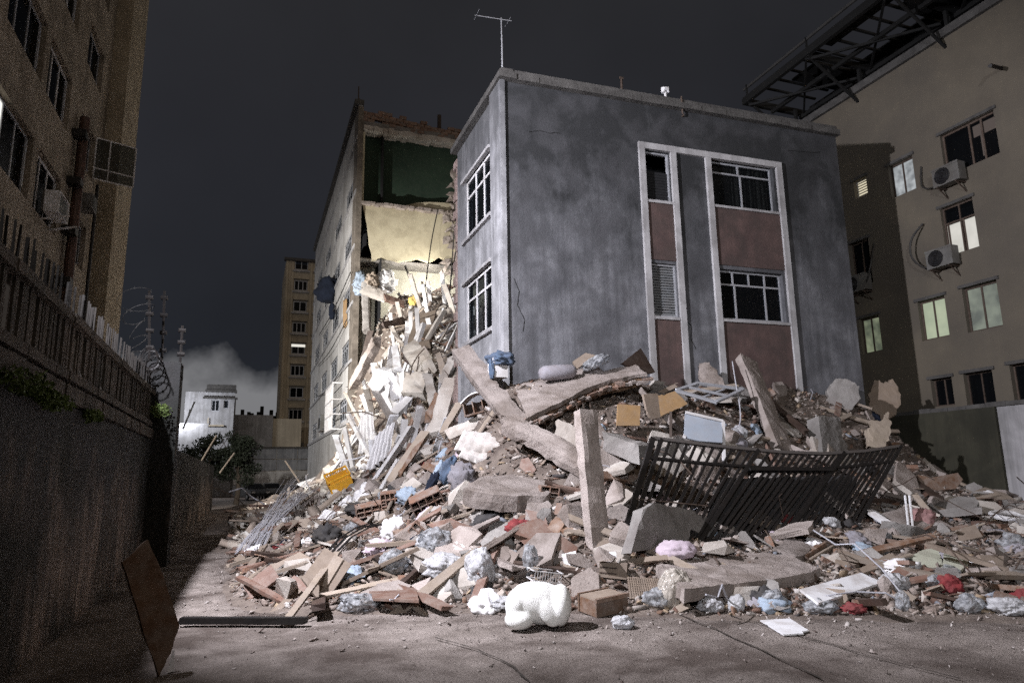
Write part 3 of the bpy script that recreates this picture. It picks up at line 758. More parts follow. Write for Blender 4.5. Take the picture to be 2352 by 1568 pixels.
# torn masonry stuck to the cream and green walls on their broken side
rg = random.Random(21)
mb = MB()
for k in range(60):
    t_ = rg.random(); p = E2(1062 - 60*t_*rg.random() , 400 + 230*rg.random(), 39.5); s_ = rg.uniform(.15, .45)
    mb.bar(p - Vector((s_*.6,0,rg.uniform(-.3,.3))), p + Vector((s_*.6,0,rg.uniform(-.3,.3))), rg.uniform(.08,.22), s_*rg.uniform(.6,1.3), n=2, jit=.09, seed=k)
mb.build('torn_wall_edge', M_CONC, rb)
p = PY(823, 240, 40)
mb = MB(); mb.tube([p + Vector((0,0,-.6)), p + Vector((0,0,1.2))], 0.04); mb.tube([p+Vector((0,0,-.5)), p+Vector((-.1,0,.3)), p+Vector((.1,0,.35))], .06)
thing('roof_mast', mb, M_RUST, 'thin dark mast on the roof corner of the torn white block', 'mast')
p = PY(1009, 285, 40.2)
mb = MB(); mb.tube([p + Vector((0,0,-.5)), p + Vector((0,0,.6))], 0.13, 8)
thing('roof_chimney', mb, M_RUST, 'stubby dark chimney pipe above the brick parapet of the torn block', 'chimney')

# ------------------------------------------------------------------ boundary wall and fence on the left
M_MOSS = surf('mossy_shaded_wall', (0.34, 0.265, 0.215), (0.18, 0.14, 0.115), 2.6, bump=0.5, bscale=18, streak=1.0, stain=(0.010, 0.011, 0.008), stain_amt=0.9, stain_scale=0.42, grime_shade=(0.3, 2.3, 0.97))  # moss and stains, darkened further with the upper wall's shade painted in
M_PICK = surf('weathered_precast', (0.115, 0.096, 0.08), (0.07, 0.058, 0.048), 2.0, bump=0.3, bscale=24, streak=0.7, stain=(0.03, 0.03, 0.024), stain_amt=0.6, rnd=0.2)
WX = -1.9
bwall = empty('boundary_wall', (WX-.2, 12, 0), 'long dark mossy concrete wall running down the lane, with streaked stains and painted shade', 'wall')
rg = random.Random(4)
def wobble_wall(y0, y1, z0, z1, n, m, seed):
    vs, fs = [], []
    for i in range(n+1):
        for j in range(m+1):
            y = y0 + (y1-y0)*i/n; z = z0 + (z1-z0)*j/m
            x = WX + 0.03*noise.noise(Vector((y*.6, z*.8, seed))) + 0.02*noise.noise(Vector((y*2.3, z*2.1, seed+3)))
            if j == m: z += 0.03*noise.noise(Vector((y*1.3, 0, seed)))
            vs.append((x, y, z))
    k = m+1
    for i in range(n):
        for j in range(m): fs.append((i*k+j, (i+1)*k+j, (i+1)*k+j+1, i*k+j+1))
    b0 = len(vs)
    for i in range(n+1): vs.append((WX-.3, y0+(y1-y0)*i/n, z1))
    for i in range(n): fs.append((i*k+m, (i+1)*k+m, b0+i+1, b0+i))
    b1 = len(vs)
    for i in range(n+1): vs.append((WX-.3, y0+(y1-y0)*i/n, z0))
    for i in range(n): fs.append((b0+i, b0+i+1, b1+i+1, b1+i))
    fs.append(tuple([j for j in range(m+1)] + [b0, b1])); e0 = n*k
    fs.append(tuple([e0+j for j in range(m+1)] + [b0+n, b1+n]))
    return MB().add(vs, fs)
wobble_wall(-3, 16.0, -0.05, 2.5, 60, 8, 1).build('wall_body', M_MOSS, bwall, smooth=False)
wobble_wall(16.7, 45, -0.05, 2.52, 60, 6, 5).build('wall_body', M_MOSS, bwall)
mb = MB()
for k in range(38):
    y0 = -3 + k*.5; mb.box(WX-.32, WX+.05+rg.uniform(-.012,.012), y0, y0+.497, 2.52, 2.70+rg.uniform(-.012,.012))
mb.build('ledge', M_PICK, bwall)
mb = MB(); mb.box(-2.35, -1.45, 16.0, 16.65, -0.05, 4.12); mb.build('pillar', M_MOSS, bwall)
# narrower piers stiffening the wall
for y in (): 
    mb = MB(); mb.box(WX-.25, WX+.09, y, y+.3, -0.05, 2.5); mb.build('pier', M_MOSS, bwall)
fen = empty('picket_fence', (WX-.1, 10, 2.7), 'spiked precast picket fence on top of the dark boundary wall', 'fence')
for z0, z1 in ((2.76, 2.86), (3.40, 3.50)):
    mb = MB()
    for k in range(20):
        mb.box(WX-.20, WX+.02+rg.uniform(-.01,.01), 5.6+k*.52, 5.6+k*.52+.517, z0, z1)
    mb.build('rail', M_PICK, fen)
pk = []
M_SPIKE = surf('darkened_spike', (0.012,0.010,0.008), (0.008,0.006,0.005), 9, bump=.1)  # spike colour darkened to hold down the strong light on the tips
for v in range(4):
    mb = MB(); r_ = random.Random(v)
    mb.prism([(0,-.052,2.70),(0,.052,2.70),(0,.054,3.44),(0,-.05,3.44)], 0.07, nrm=(-1,0,0))
    me = mesh('picket', mb.v, mb.f); me.materials.append(M_PICK)
    mb = MB(); mb.prism([(-.02,-.022,3.44),(-.02,.022,3.44),(-.02,.012,3.62),(-.02,r_.uniform(-.02,.02),3.86+r_.uniform(-.06,.03)),(-.02,-.012,3.62)], 0.02, nrm=(-1,0,0))
    ms = mesh('spike', mb.v, mb.f); ms.materials.append(M_SPIKE); pk.append((me, ms))
for k in range(84):
    me, ms = pk[rg.randrange(4)]
    o = bpy.data.objects.new('picket', me); COL.objects.link(o); o.parent = fen
    s_ = bpy.data.objects.new('spike', ms); COL.objects.link(s_); s_.parent = o
    o.matrix_parent_inverse = Matrix.Translation(-Vector(fen.location))
    o.location = (WX-.05+rg.uniform(-.012,.012), 5.65+k*.1235, rg.uniform(-.03,.03)); o.rotation_euler = (rg.uniform(-.03,.03), 0, rg.uniform(-.05,.05))
# plants growing out of the ledge
M_LEAF = surf('dark_leaves', (0.10, 0.14, 0.035), (0.055, 0.085, 0.022), 5.0, rough=0.7, bump=0, rnd=0.2)
def leaves(center, rad, n, size, seed, flat=0.6):
    r_ = np.random.default_rng(seed)
    vs, fs = [], []
    for k in range(n):
        d = r_.normal(size=3); d /= np.linalg.norm(d); t = r_.uniform(.35, 1)**.6
        c = Vector(center) + Vector((d[0]*rad[0]*t, d[1]*rad[1]*t, d[2]*rad[2]*t))
        a = Vector(r_.normal(size=3)).normalized(); b = a.orthogonal().normalized(); b = Quaternion(a, r_.uniform(0,6.28)) @ b
        s = size*r_.uniform(.6,1.4); m = c + a*s; sd = b*s*.38; nn = a.cross(b)*s*.12
        i = len(vs); vs += [c, c+a*s*.5+sd+nn, m, c+a*s*.5-sd+nn]; fs += [(i,i+1,i+2,i+3)]
    return MB().add(vs, fs)
for k, (x, y, rr, lab) in enumerate(((60, 880, .32, 'green creeping weed at the near end of the wall ledge'), (125, 920, .26, 'pale green weed growing on the wall ledge under the pickets'),
                                (215, 955, .18, 'sparse weed hanging from the middle of the wall ledge'), (372, 945, .42, 'fern-like plant sprouting from the wall pillar'))):
    p = PX(x, y, WX+.08)
    if k == 3: p = PY(x, y, 15.85)
    r_ = random.Random(k)
    rt = empty('wall_weed', p, lab, 'plant')
    leaves(p, (rr*.45, rr*2.2, rr*.32), int(1300*rr)+60, .045, 40+k).build('foliage', M_LEAF, rt, fix=False)
    mb = MB()
    for j in range(5): mb.tube([p+Vector((-.1,r_.uniform(-.1,.1),-.1)), p+Vector((r_.uniform(-.1,.1), r_.uniform(-1,1)*rr, r_.uniform(0,1)*rr*.5))], .008, 4)
    mb.build('stem', M_LEAF, rt)
# electric-fence posts and razor wire above the pillar
for k, (x0, y0, x1, y1, Y, lab) in enumerate(((345, 860, 343, 668, 16.2, 'razor wire post above the wall pillar, the one carrying the coil'), (372, 870, 378, 668, 17.2, 'thin black fence post standing between the coil post and the outer post'), (411, 885, 419, 748, 16.35, 'outer short black fence post on the edge of the wall pillar'))):
    a, b_ = PY(x0, y0, Y), PY(x1, y1, Y)
    rt = empty('fence_post', a, lab, 'post')
    mb = MB(); mb.tube([a - Vector((0,0,.3)), b_], .028); mb.build('pole', M_BLACK, rt)
    for j in range(5):
        c = a.lerp(b_, .12 + j*.2); mb = MB(); mb.tube([c - Vector((.07,0,0)), c + Vector((.07,0,0))], .05, 7); mb.build('insulator', M_BLACK, rt)
pts = []
for i in range(160):
    t = i/159; c = PY(338, 860, 16.2).lerp(PY(334, 672, 16.2), t); a = t*5*2*math.pi; q_ = .24 + .12*math.sin(t*9)
    pts.append(c + Vector((-.18+q_*math.cos(a), q_*math.sin(a)*.7, .12*math.sin(a*1.0+t*3))))
mb = MB(); mb.tube(pts, .006, 4)
for i in range(4, 160, 7):
    mb.bar(pts[i]-Vector((0,0,.03)), pts[i]+Vector((0,0,.03)), .012, .004)
thing('razor_wire', mb, M_DKWIRE, 'loose coil of razor wire spiralling up the fence post', 'razor wire')
pts = []
for i in range(120):
    t = i/119; a = t*7*2*math.pi
    pts.append(Vector((-1.95+.16*math.cos(a), 15.0 + 1.5*t, 4.05+.20*math.sin(a))))
mb = MB(); mb.tube(pts, .012, 4)
for i in range(3, 120, 4): mb.bar(pts[i]-Vector((0,.04,0)), pts[i]+Vector((0,.04,0)), .03, .006)
thing('razor_wire', mb, M_BLACK, 'tangled black razor wire roll beside the foot of the fence posts', 'razor wire')

# ------------------------------------------------------------------ left apartment block
M_LBLD = surf('ochre_render_left', (0.30, 0.255, 0.20), (0.23, 0.19, 0.145), 0.8, bump=0.12, bscale=60, streak=0.30, stain=(0.07, 0.06, 0.045), stain_amt=0.35, stain_scale=0.8)
M_LBLD2 = surf('lit_render_left', (0.40, 0.345, 0.26), (0.31, 0.26, 0.19), 0.7, bump=0.1, bscale=60, streak=0.35, stain=(0.12, 0.10, 0.07), stain_amt=0.3)  # lighter copy of the render, stronger light on the corner pier painted in
lb = empty('ochre_apartment_block', (-9, 18, 0), 'ochre rendered apartment block behind the picket fence, dark windows and a drain pipe', 'building')
FL = Fr((-5.0, 0, 0), (0, 1, 0), (-1, 0, 0))
rows = [5.05, 7.95, 10.85, 13.75, 16.65]; lcols = [(6.6, 9.0), (11.6, 13.8), (15.2, 17.7), (18.1, 20.2)]
hs = [(c[0], c[1], z, z+1.5) for z in rows for c in lcols] + [(21.45, 23.4, z-.05, z+1.3) for z in rows]
FL.wall(5.5, 23.8, 0, 22, 0.25, hs).build('facade_wall', M_LBLD, lb)
mb = MB(); mb.box(-5.9, -5.55, 23.8, 27.2, 0, 22); mb.build('recessed_wall', M_LBLD, lb)
mb = MB(); mb.box(-5.549, -5.251, 23.8, 23.85, 0, 22); mb.build('reveal', M_LBLD, lb)
mb = MB(); mb.box(-5.9, -5.0, 27.2, 30.15, 0, 22); mb.build('corner_pier', M_LBLD2, lb)
mb = MB(); mb.box(-20, -5.9, 5.6, 30.1, 0, 21.9); mb.build('block_body', M_LBLD, lb)
M_LITL = emit('lit_left_window', (1.0, 0.98, 0.9), 1.1)
for z in rows:
    for k, c in enumerate(lcols):
        lit = (abs(z-7.95) < .1 and k == 2)
        window(FL, lb, c[0]+.02, c[1]-.02, z+.02, z+1.48, cols=(.33, .66), transom=None, mat=M_ALU if k != 3 else M_WPAINT, v=0.13, b=.05, pane=[M_LITL, M_GLASS, M_GLASS] if lit else None)
        if k == 2 or k == 3:
            mb = MB(); FL.box(mb, c[1]-.32, c[1]-.27, 0.05, .09, z+.2, z+1.3); mb.build('shutter_edge', M_ALU, lb)
    window(FL, lb, 21.47, 23.38, z-.03, z+1.28, cols=(.5,), mat=M_ALU, v=0.13)
mb = MB(); FL.box(mb, 5.6, 23.7, 0.6, 0.65, 4, 21); mb.build('dark_room_backing', M_DARKROOM, lb)
mb = MB(); FL.box(mb, 24.6, 25.6, 0.545-.01, 0.56, 8.1, 9.0); mb.build('vent_window', M_DARKROOM, lb)
# drain pipe with brackets
mb = MB(); mb.tube([(-4.82, 21.1, 4.0), (-4.82, 21.1, 11.75)], .13, 10); pp = mb.build('drain_pipe', surf('brown_drain_pipe', (0.10,0.055,0.04),(0.06,0.035,0.028),3.0,rough=.5,bump=.05), lb)
for z in (5.4, 6.8, 8.2, 9.6, 11.0, 11.5)[:5]:
    mb = MB(); mb.box(-4.99, -4.66, 20.62, 20.95, z, z+.2); mb.bar((-4.85,20.7,z+.1), (-4.82,21.1,z+.1), .05, .05); mb.build('bracket', M_BLACK, pp)
mb = MB(); mb.tube([(-4.93, 23.9, 4.0), (-4.93, 23.9, 10.9)], .05, 6); mb.build('cable_duct', M_BLACK, lb)
def open_casement():
    mb = MB()
    a, b_ = Vector((-4.97, 23.4, 10.9)), Vector((-3.95, 23.95, 10.95))
    h = Vector((0,0,1.35))
    for (p, q_) in ((a,b_), (a+h,b_+h), (a,a+h), (b_,b_+h), (a+Vector((0,0,.35)), b_+Vector((0,0,.35))), (a.lerp(b_,.35), a.lerp(b_,.35)+h)): mb.bar(p, q_, .035, .035)
    cs = mb.build('open_casement', M_WPAINT, lb); m_ = MB(); m_.prism([a,b_,b_+h,a+h], .006); m_.build('pane', M_GLASS, cs)
open_casement()
def ac_unit(c, w_, h_, d_, label, yaw=0.0, cage=False):
    """air conditioner: casing, fan grille ring, blades, bracket"""
    c = Vector(c); rt = empty('air_conditioner', c, label, 'air conditioner', 'air conditioners on the house walls')
    q_ = Matrix.Rotation(yaw, 3, 'Z')
    def tr(mb):
        mb.v = [tuple(c + q_ @ (Vector(v))) for v in mb.v]; return mb
    mb = MB(); mb.box(-w_/2, w_/2, 0, d_, 0, h_); mb.box(-w_/2-.012, w_/2+.012, -.012, .01, h_-.04, h_+.012); tr(mb).build('casing', M_ACW, rt)
    mb = MB(); r_ = min(w_*.32, h_*.42)
    cx = -w_*.12
    for rr in (r_, r_*.72, r_*.4):
        mb.tube([Vector((cx+rr*math.cos(t*math.pi/8), -.022, h_/2+rr*math.sin(t*math.pi/8))) for t in range(17)], .012, 4)
    for t in range(6): mb.bar((cx,-.022,h_/2), (cx+r_*math.cos(t*math.pi/3), -.022, h_/2+r_*math.sin(t*math.pi/3)), .012, .012)
    tr(mb).build('fan_grille', M_BLACK, rt)
    mb = MB(); mb.tube([Vector((cx,-.014,h_/2)), Vector((cx,-.002,h_/2))], r_*.96, 16); tr(mb).build('fan', M_DARKROOM, rt)
    for s in (-1, 1):
        mb = MB(); mb.bar((s*w_*.35, d_+.1, -.03), (s*w_*.35, -.02, -.03), .035, .035); mb.bar((s*w_*.35, d_+.1, -.3), (s*w_*.35, .03, -.04), .025, .025); tr(mb).build('bracket', M_RUST, rt)
    return rt
# window air conditioner of the left block
rt = empty('air_conditioner', (-4.95, 19.2, 8.0), 'boxy white window air conditioner under a dark window of the ochre block', 'air conditioner')
mb = MB(); mb.box(-5.0, -4.66, 18.75, 19.6, 8.12, 8.62); mb.build('casing', M_ACW, rt)
mb = MB(); mb.box(-4.659, -4.64, 18.82, 19.53, 8.18, 8.56); mb.build('grille', M_BLACK, rt)
mb = MB(); mb.box(-4.95, -4.62, 18.73, 18.749, 8.10, 8.64); mb.box(-4.95,-4.62,19.601,19.62,8.10,8.64); mb.box(-4.95,-4.62,18.75,19.6,8.621,8.64); mb.box(-4.95,-4.62,18.75,19.6,8.10,8.119); mb.build('white_surround', M_WHITE, rt)
mb = MB(); mb.bar((-5,18.8,7.9),(-4.4,18.8,8.05),.04,.04); mb.bar((-5,19.6,7.9),(-4.4,19.6,8.05),.04,.04); mb.build('bracket', M_WPAINT, rt)
rt = empty('air_conditioner', (-4.95, 22.2, 9.3), 'small window air conditioner beside the brown drain pipe', 'air conditioner')
mb = MB(); mb.box(-5.0, -4.6, 21.9, 22.5, 9.42, 9.85); mb.build('casing', M_ACW, rt)
mb = MB(); mb.box(-4.6, -4.585, 21.95, 22.45, 9.47, 9.80); mb.build('grille', M_BLACK, rt)

# ------------------------------------------------------------------ right apartment block
M_RBLD = surf('brown_render_right', (0.150, 0.128, 0.097), (0.112, 0.096, 0.075), 0.7, bump=0.1, bscale=70, streak=0.18, stain=(0.09, 0.08, 0.07), stain_amt=0.35, stain_scale=0.35)
rbk = empty('brown_apartment_block', (22, 14, 0), 'brown rendered apartment block with lit windows behind the grey block', 'building')
FB = Fr((18.0, 0, 0), (0, 1, 0), (1, 0, 0))
RW = [  # y0, y1, z0, z1, kind
 (15.55,16.05,10.25,10.85,'blind'), (13.88,14.72,9.75,10.80,'hazy'), (11.40,12.95,9.72,10.95,'dim'), (12.30,13.25,7.45,8.85,'white'),
 (15.75,16.52,7.40,8.85,'off'), (15.70,16.45,5.22,6.35,'green'), (13.48,14.33,5.25,6.40,'green2'), (12.0,12.95,5.22,6.45,'green3'),
 (13.60,14.24,3.35,4.12,'off'), (12.46,13.25,3.2,4.15,'off'), (11.2,12.0,3.2,4.2,'off'), (9.0,10.2,5.22,6.4,'off'), (9.0,10.2,7.45,8.8,'off')]
FB.wall(3, 26, 0, 13.7, 0.25, [r[:4] for r in RW]).build('facade_wall', M_RBLD, rbk)
EM = {'blind': emit('lit_blind', (1.0,.9,.66), 0.75), 'hazy': emit('lit_hazy', (.62,.66,.68), 0.62, (.20,.22,.23), 4.0), 'white': emit('lit_white', (1.0,.97,.88), 0.62, (.8,.78,.7), 2.0),
      'green': emit('lit_green', (.50,.56,.36), 0.42, (.16,.19,.13), 2.5), 'green2': emit('lit_green_bright', (.62,.70,.46), 0.62, (.46,.54,.36), 2.0), 'green3': emit('lit_green_dim', (.36,.42,.31), 0.42, (.12,.15,.11), 2.2),
      'pink': emit('lit_pink', (1.0,.72,.6), 0.5)}
M_BLIND = surf('window_blind', (0.5,0.46,0.38), (0.42,0.38,0.3), 4, bump=0)
for k, (a, b_, c, d, kd) in enumerate(RW):
    if kd == 'blind':
        wn = window(FB, rbk, a, b_, c, d, cols=(), v=0.14, b=.03, pane=EM['blind'])
        for j in range(6):
            m_ = MB(); FB.box(m_, a+.03, b_-.03, .10, .125, c+.06+j*.085, c+.09+j*.085); m_.build('slat', M_BLIND, wn)
    elif kd == 'white':
        wn = window(FB, rbk, a, b_, c, d, cols=(.42, .50, .9), transom=.66, top_cols=(.5,), v=0.10, b=.04, panes=False, mat=M_RUST)
        for (p, q_) in ((a+.05, a+.40), (a+.48, a+.83)):
            m_ = MB(); FB.box(m_, p, q_, .13, .14, c+.05, c+.90); m_.build('pane', EM['white'], wn)
        m_ = MB(); FB.box(m_, a+.05, b_-.05, .13, .14, c+.97, d-.05); m_.build('pane', M_GLASS, wn)
        m_ = MB(); FB.box(m_, a+.86, b_-.05, .13, .14, c+.05, c+.9); m_.build('pane', EM['white'], wn)
    elif kd in ('hazy', 'green', 'green2', 'green3'):
        window(FB, rbk, a, b_, c, d, cols=(.52,), v=0.12, b=.05, pane=EM[kd], mat=M_RUST)
    elif kd == 'dim':
        wn = window(FB, rbk, a, b_, c, d, cols=(.28, .5), v=0.1, b=.05, mat=M_RUST)
        m_ = MB(); FB.box(m_, a+.12, a+.74, .20, .21, d-.42, d-.10); m_.build('lit_ceiling', EM['pink'], wn)
        m_ = MB(); FB.box(m_, a+.50, a+.56, .20, .21, c+.2, d-.42); m_.build('lit_curtain_gap', EM['pink'], wn)
    else:
        window(FB, rbk, a, b_, c, d, cols=(.5,), v=0.14, b=.04, mat=M_RUST)
    m_ = MB(); FB.box(m_, a-.08, b_+.08, -.05, .05, d+.004, d+.09); m_.build('hood', M_CORN, rbk)
mb = MB(); FB.box(mb, 3, 25, .5, .55, 2.8, 13.2); mb.build('dark_room_backing', M_DARKROOM, rbk)
mb = MB(); FB.box(mb, 3, 26, -.12, .5, 13.702, 13.95); mb.build('cornice', M_CORN, rbk)
mb = MB(); mb.box(18.6, 32, 3, 26, 0, 13.6); mb.build('block_body', M_RBLD, rbk)
for (y, z, lab) in ((12.68, 9.35, 'air conditioner below the wide upper window of the brown block'), (13.2, 7.12, 'air conditioner below the bright white window of the brown block'), (16.1, 7.15, 'air conditioner beside the corner of the grey block')):
    ac_unit((17.62, y, z), .78, .52, .28, lab, yaw=-math.pi/2)
def cable(name, pts, r, mat, label, n=5, smooth_n=6):
    P_ = [Vector(p) for p in pts]; out = []
    for i in range(len(P_)-1):
        p0, p1, p2, p3 = P_[max(i-1,0)], P_[i], P_[i+1], P_[min(i+2,len(P_)-1)]
        for k in range(smooth_n):
            t = k/smooth_n
            out.append(.5*((2*p1)+(-p0+p2)*t+(2*p0-5*p1+4*p2-p3)*t*t+(-p0+3*p1-3*p2+p3)*t**3))
    out.append(P_[-1])
    mb = MB(); mb.tube(out, r, n)
    return thing(name, mb, mat, label, 'cable')
cable('cable', [(17.9,13.75,8.6),(17.7,14.0,8.2),(17.65,14.05,7.7),(17.7,13.8,7.3),(17.75,13.4,7.15)], .03, M_DKWIRE, 'looped cable hanging beside the white lit window of the brown block')
cable('cable', [(17.95,15.5,8.6),(17.7,15.45,8.0),(17.65,15.6,7.5),(17.75,15.9,7.2)], .025, M_DKWIRE, 'looped cable dropping to the air conditioner near the grey block corner')
cable('cable', [(17.95,13.6,10.3),(17.9,13.62,9.7),(17.85,13.3,9.5),(17.7,12.9,9.55)], .022, M_DKWIRE, 'sagging cable between the hazy window and the upper air conditioner')
# steel deck over the roof
M_STEEL = surf('dark_roof_steel', (0.013, 0.013, 0.013), (0.009, 0.009, 0.009), 3.0, rough=0.7, bump=0.05)
cn = empty('roof_steelwork', (20, 14, 13.7), 'dark open steel deck structure overhanging the roof of the brown block', 'steelwork')
mb = MB(); mb.bar((16.05, 5, 14.9), (16.1, 18.6, 14.75), .14, .26); mb.build('edge_beam', M_STEEL, cn)
mb = MB(); mb.bar((16.05, 5, 15.35), (16.1, 18.6, 15.2), .06, .08); mb.build('hand_rail', surf('pale_roof_rail',(0.07,0.068,0.066),(0.05,0.048,0.046),4,rough=.5,bump=0), cn)
mb = MB(); mb.bar((16.05, 18.6, 14.75), (24, 18.6, 14.75), .14, .22); mb.build('edge_beam', M_STEEL, cn)
for y in (6.2, 9.3, 12.4, 15.5):
    mb = MB(); mb.bar((16.05, y, 14.72), (24, y, 14.72), .12, .22); mb.build('cross_beam', M_STEEL, cn)
for x in (17.3, 18.6, 20):
    mb = MB(); mb.bar((x, 5, 14.56), (x, 18.6, 14.56), .1, .14); mb.build('purlin', M_STEEL, cn)
for y in (7.7, 10.8, 14.0, 17.0):
    mb = MB(); mb.bar((16.1, y-1.4, 14.62), (18.6, y+1.4, 14.62), .06, .08); mb.bar((16.1, y+1.4, 14.5), (18.6, y-1.4, 14.5), .06, .08); mb.build('brace', M_STEEL, cn)
for y in (6.2, 9.3, 12.4, 15.5, 18.4):
    mb = MB(); mb.bar((18.2, y, 13.8), (18.2, y, 14.7), .1, .1); mb.bar((16.1, y, 14.65), (18.0, y, 13.4), .07, .07); mb.bar((16.07, y, 14.9), (16.07,y,15.3), .05,.05); mb.build('strut', M_STEEL, cn)
for (x0, x1, y0, y1) in ((16.9,28,4,7.2), (17.6,28,7.25,10.6), (17.2,28,10.65,13.1), (18.4,28,13.15,16.0), (17.0,28,16.05,17.2), (19,28,17.25,18.5), (16.2,16.85,5,9.6), (16.2,16.8,12.2,15.2)):
    mb = MB(); mb.box(x0, x1, y0, y1, 14.95, 15.01); mb.build('deck_sheet', M_STEEL, cn)
for k in range(22):
    mb = MB(); mb.bar((16.1, 5.2+k*.6, 14.88), (18.6, 5.2+k*.6, 14.88), .08, .06); mb.build('joist', M_STEEL, cn)
mb = MB(); mb.tube([(17.95,11.0,11.9),(17.5,10.95,11.85),(17.2,10.8,11.7)], .05); mb.build('wall_pipe', M_BLACK, rbk)
# right boundary wall
rw = empty('boundary_wall', (17, 10, 0), 'grey boundary wall at the far side of the yard, half painted as shadow', 'wall')
M_RWALL = surf('grey_boundary_render', (0.42, 0.41, 0.42), (0.33, 0.32, 0.33), 0.9, bump=0.12, streak=0.45, stain=(0.08, 0.08, 0.075), stain_amt=0.3)
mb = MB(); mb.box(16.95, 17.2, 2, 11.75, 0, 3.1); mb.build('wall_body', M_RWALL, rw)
mb = MB(); mb.box(16.88, 17.2, 11.76, 17, 0, 3.1); wp = mb.build('wall_body', surf('shadow_painted_render', (0.055,0.052,0.036),(0.036,0.034,0.024),1.2,bump=.1,streak=.4,stain=(.015,.015,.011),stain_amt=.4), rw); wp['label'] = 'section of the wall with its shadow painted dark'  # shadowed stretch of wall, its shade painted as a dark olive tone
mb = MB()
rg = random.Random(8)
for k in range(30): mb.box(16.9, 17.25, 2+k*.5, 2+k*.5+.49, 3.102, 3.2+rg.uniform(-.01,.02))
mb.build('coping', M_CORN, rw)
p = PX(1960, 835, 17.0)
mb = MB(); mb.box(16.55, 16.62, 15.3, 15.75, 3.6, 4.75); thing('board', mb, M_DARKW, 'dark brown board standing against the corner of the grey block', 'board')

# ------------------------------------------------------------------ end of the lane
M_TOWER = surf('tower_render', (0.56, 0.48, 0.36), (0.46, 0.395, 0.30), 0.4, bump=0.05, streak=0.25, stain=(0.10,0.085,0.065), stain_amt=0.3, stain_scale=.2)
tw = empty('apartment_tower', (8, 104, 0), 'tall brown apartment tower behind the torn white block', 'building')
FT = Fr((3.55, 100, 0), (1, 0, 0), (0, 1, 0))
hs = []
trow = [6.6 + 3.05*k for k in range(9)]
for z in trow: hs += [(1.15, 3.0, z, z+1.5), (4.0, 5.4, z, z+1.5), (6.4, 8.2, z, z+1.5)]
FT.wall(0, 12, 0, 32.2, .3, hs).build('front_wall', M_TOWER, tw)
for u in (0.02, .75, 3.3):
    mb = MB(); FT.box(mb, u, u+.28, -.18, .02, 0, 32.1); mb.build('pilaster', M_TOWER, tw)
mb = MB(); FT.box(mb, -.3, 12, -.4, .4, 32.202, 32.6); mb.build('cornice', M_CORN, tw)
M_TLIT = emit('tower_lit_window', (1.0,.96,.86), 0.8)
for i, z in enumerate(trow):
    for j, (a, b_) in enumerate(((1.15,3.0), (4.0,5.4), (6.4,8.2))):
        window(FT, tw, a+.03, b_-.03, z+.03, z+1.47, cols=(.33,.66) if (i+j) % 2 else (.5,), v=.1, b=.1, mat=M_TRIM if i < 2 else M_ALU)
        mb = MB(); FT.box(mb, a-.25, b_+.25, -.35, .02, z-.35, z-.12); mb.build('balcony_band', M_TRIM, tw)
        mb = MB(); FT.box(mb, a-.15, b_+.15, -.12, .05, z+1.55, z+1.68); mb.build('hood', M_CORN, tw)
mb = MB(); FT.box(mb, 1.1, 3.05, .02, .09, trow[4]+1.05, trow[4]+1.4); mb.build('lit_pane', M_TLIT, tw)
mb = MB(); FT.box(mb, .3, 11.8, .8, .9, 1, 32); mb.build('dark_room_backing', M_DARKROOM, tw)
mb = MB(); mb.box(3.5, 3.56, 100.1, 112, 0, 32); mb.build('side_wall', M_TOWER, tw)
ac_unit((6.3, 99.55, 5.75), 1.1, .85, .35, 'air conditioner at the foot of the brown tower')
# low painted wall closing the lane
M_LOWW = surf('peeling_white_wall', (0.36, 0.365, 0.385), (0.25, 0.255, 0.27), 0.7, bump=0.06, streak=0.65, stain=(0.10, 0.105, 0.12), stain_amt=0.4)
lw = empty('end_wall', (3, 75, 0), 'low whitewashed panel wall closing the end of the lane', 'wall')
for k in range(5):
    x = -1.4 + k*2.0
    for (z0, z1) in ((0, 1.2), (1.25, 2.55), (2.6, 3.7), (3.75, 4.75)):
        mb = MB(); mb.box(x, x+1.96, 75, 75.25, z0, z1-.02); mb.build('wall_panel', M_LOWW if z0 != 1.25 else M_RFAC, lw)
mb = MB(); mb.box(-1.5, 8.7, 74.9, 75.3, 4.74, 4.95); mb.build('coping', M_CORN, lw)
# white house and its side wall
M_HOUSE = surf('whitewashed_house', (0.48, 0.475, 0.49), (0.36, 0.355, 0.37), 0.8, bump=0.06, streak=0.5, stain=(0.16, 0.155, 0.15), stain_amt=0.4)
hw = empty('white_house', (-4, 83, 0), 'small white flat-roofed house lit by a street lamp past the boundary wall', 'house')
FH = Fr((-6.6, 80, 0), (1, 0, 0), (0, 1, 0))
FH.wall(0, 4.8, 0, 10.9, .25, [(2.55,3.35,8.9,10.1), (3.75,4.25,9.2,10.1)]).build('front_wall', M_HOUSE, hw)
window(FH, hw, 2.55, 3.35, 8.9, 10.1, cols=(.5,), v=.1, b=.08); window(FH, hw, 3.75, 4.25, 9.2, 10.1, cols=(), v=.1, b=.08)
mb = MB(); FH.box(mb, .5, 4.7, .6, .7, 5, 10.8); mb.build('dark_room_backing', M_DARKROOM, hw)
mb = MB(); FH.box(mb, 1.9, 5.0, -.4, .5, 10.902, 11.15); FH.box(mb, 1.7, 5.1, -.5, .5, 10.2, 10.35); FH.box(mb,2.0,4.9,-.3,.3,11.16,11.7); mb.build('parapet', M_CORN, hw)
mb = MB(); FH.box(mb, 2.3, 3.9, -.35, -.02, 7.3, 7.45); FH.box(mb, 2.3, 2.4, -.35, -.3, 7.4, 8.2); mb.build('balcony', M_TOWER, hw)
mb = MB(); mb.box(-6.59, -1.81, 80.26, 88, 0, 10.8); mb.build('house_body', M_HOUSE, hw)
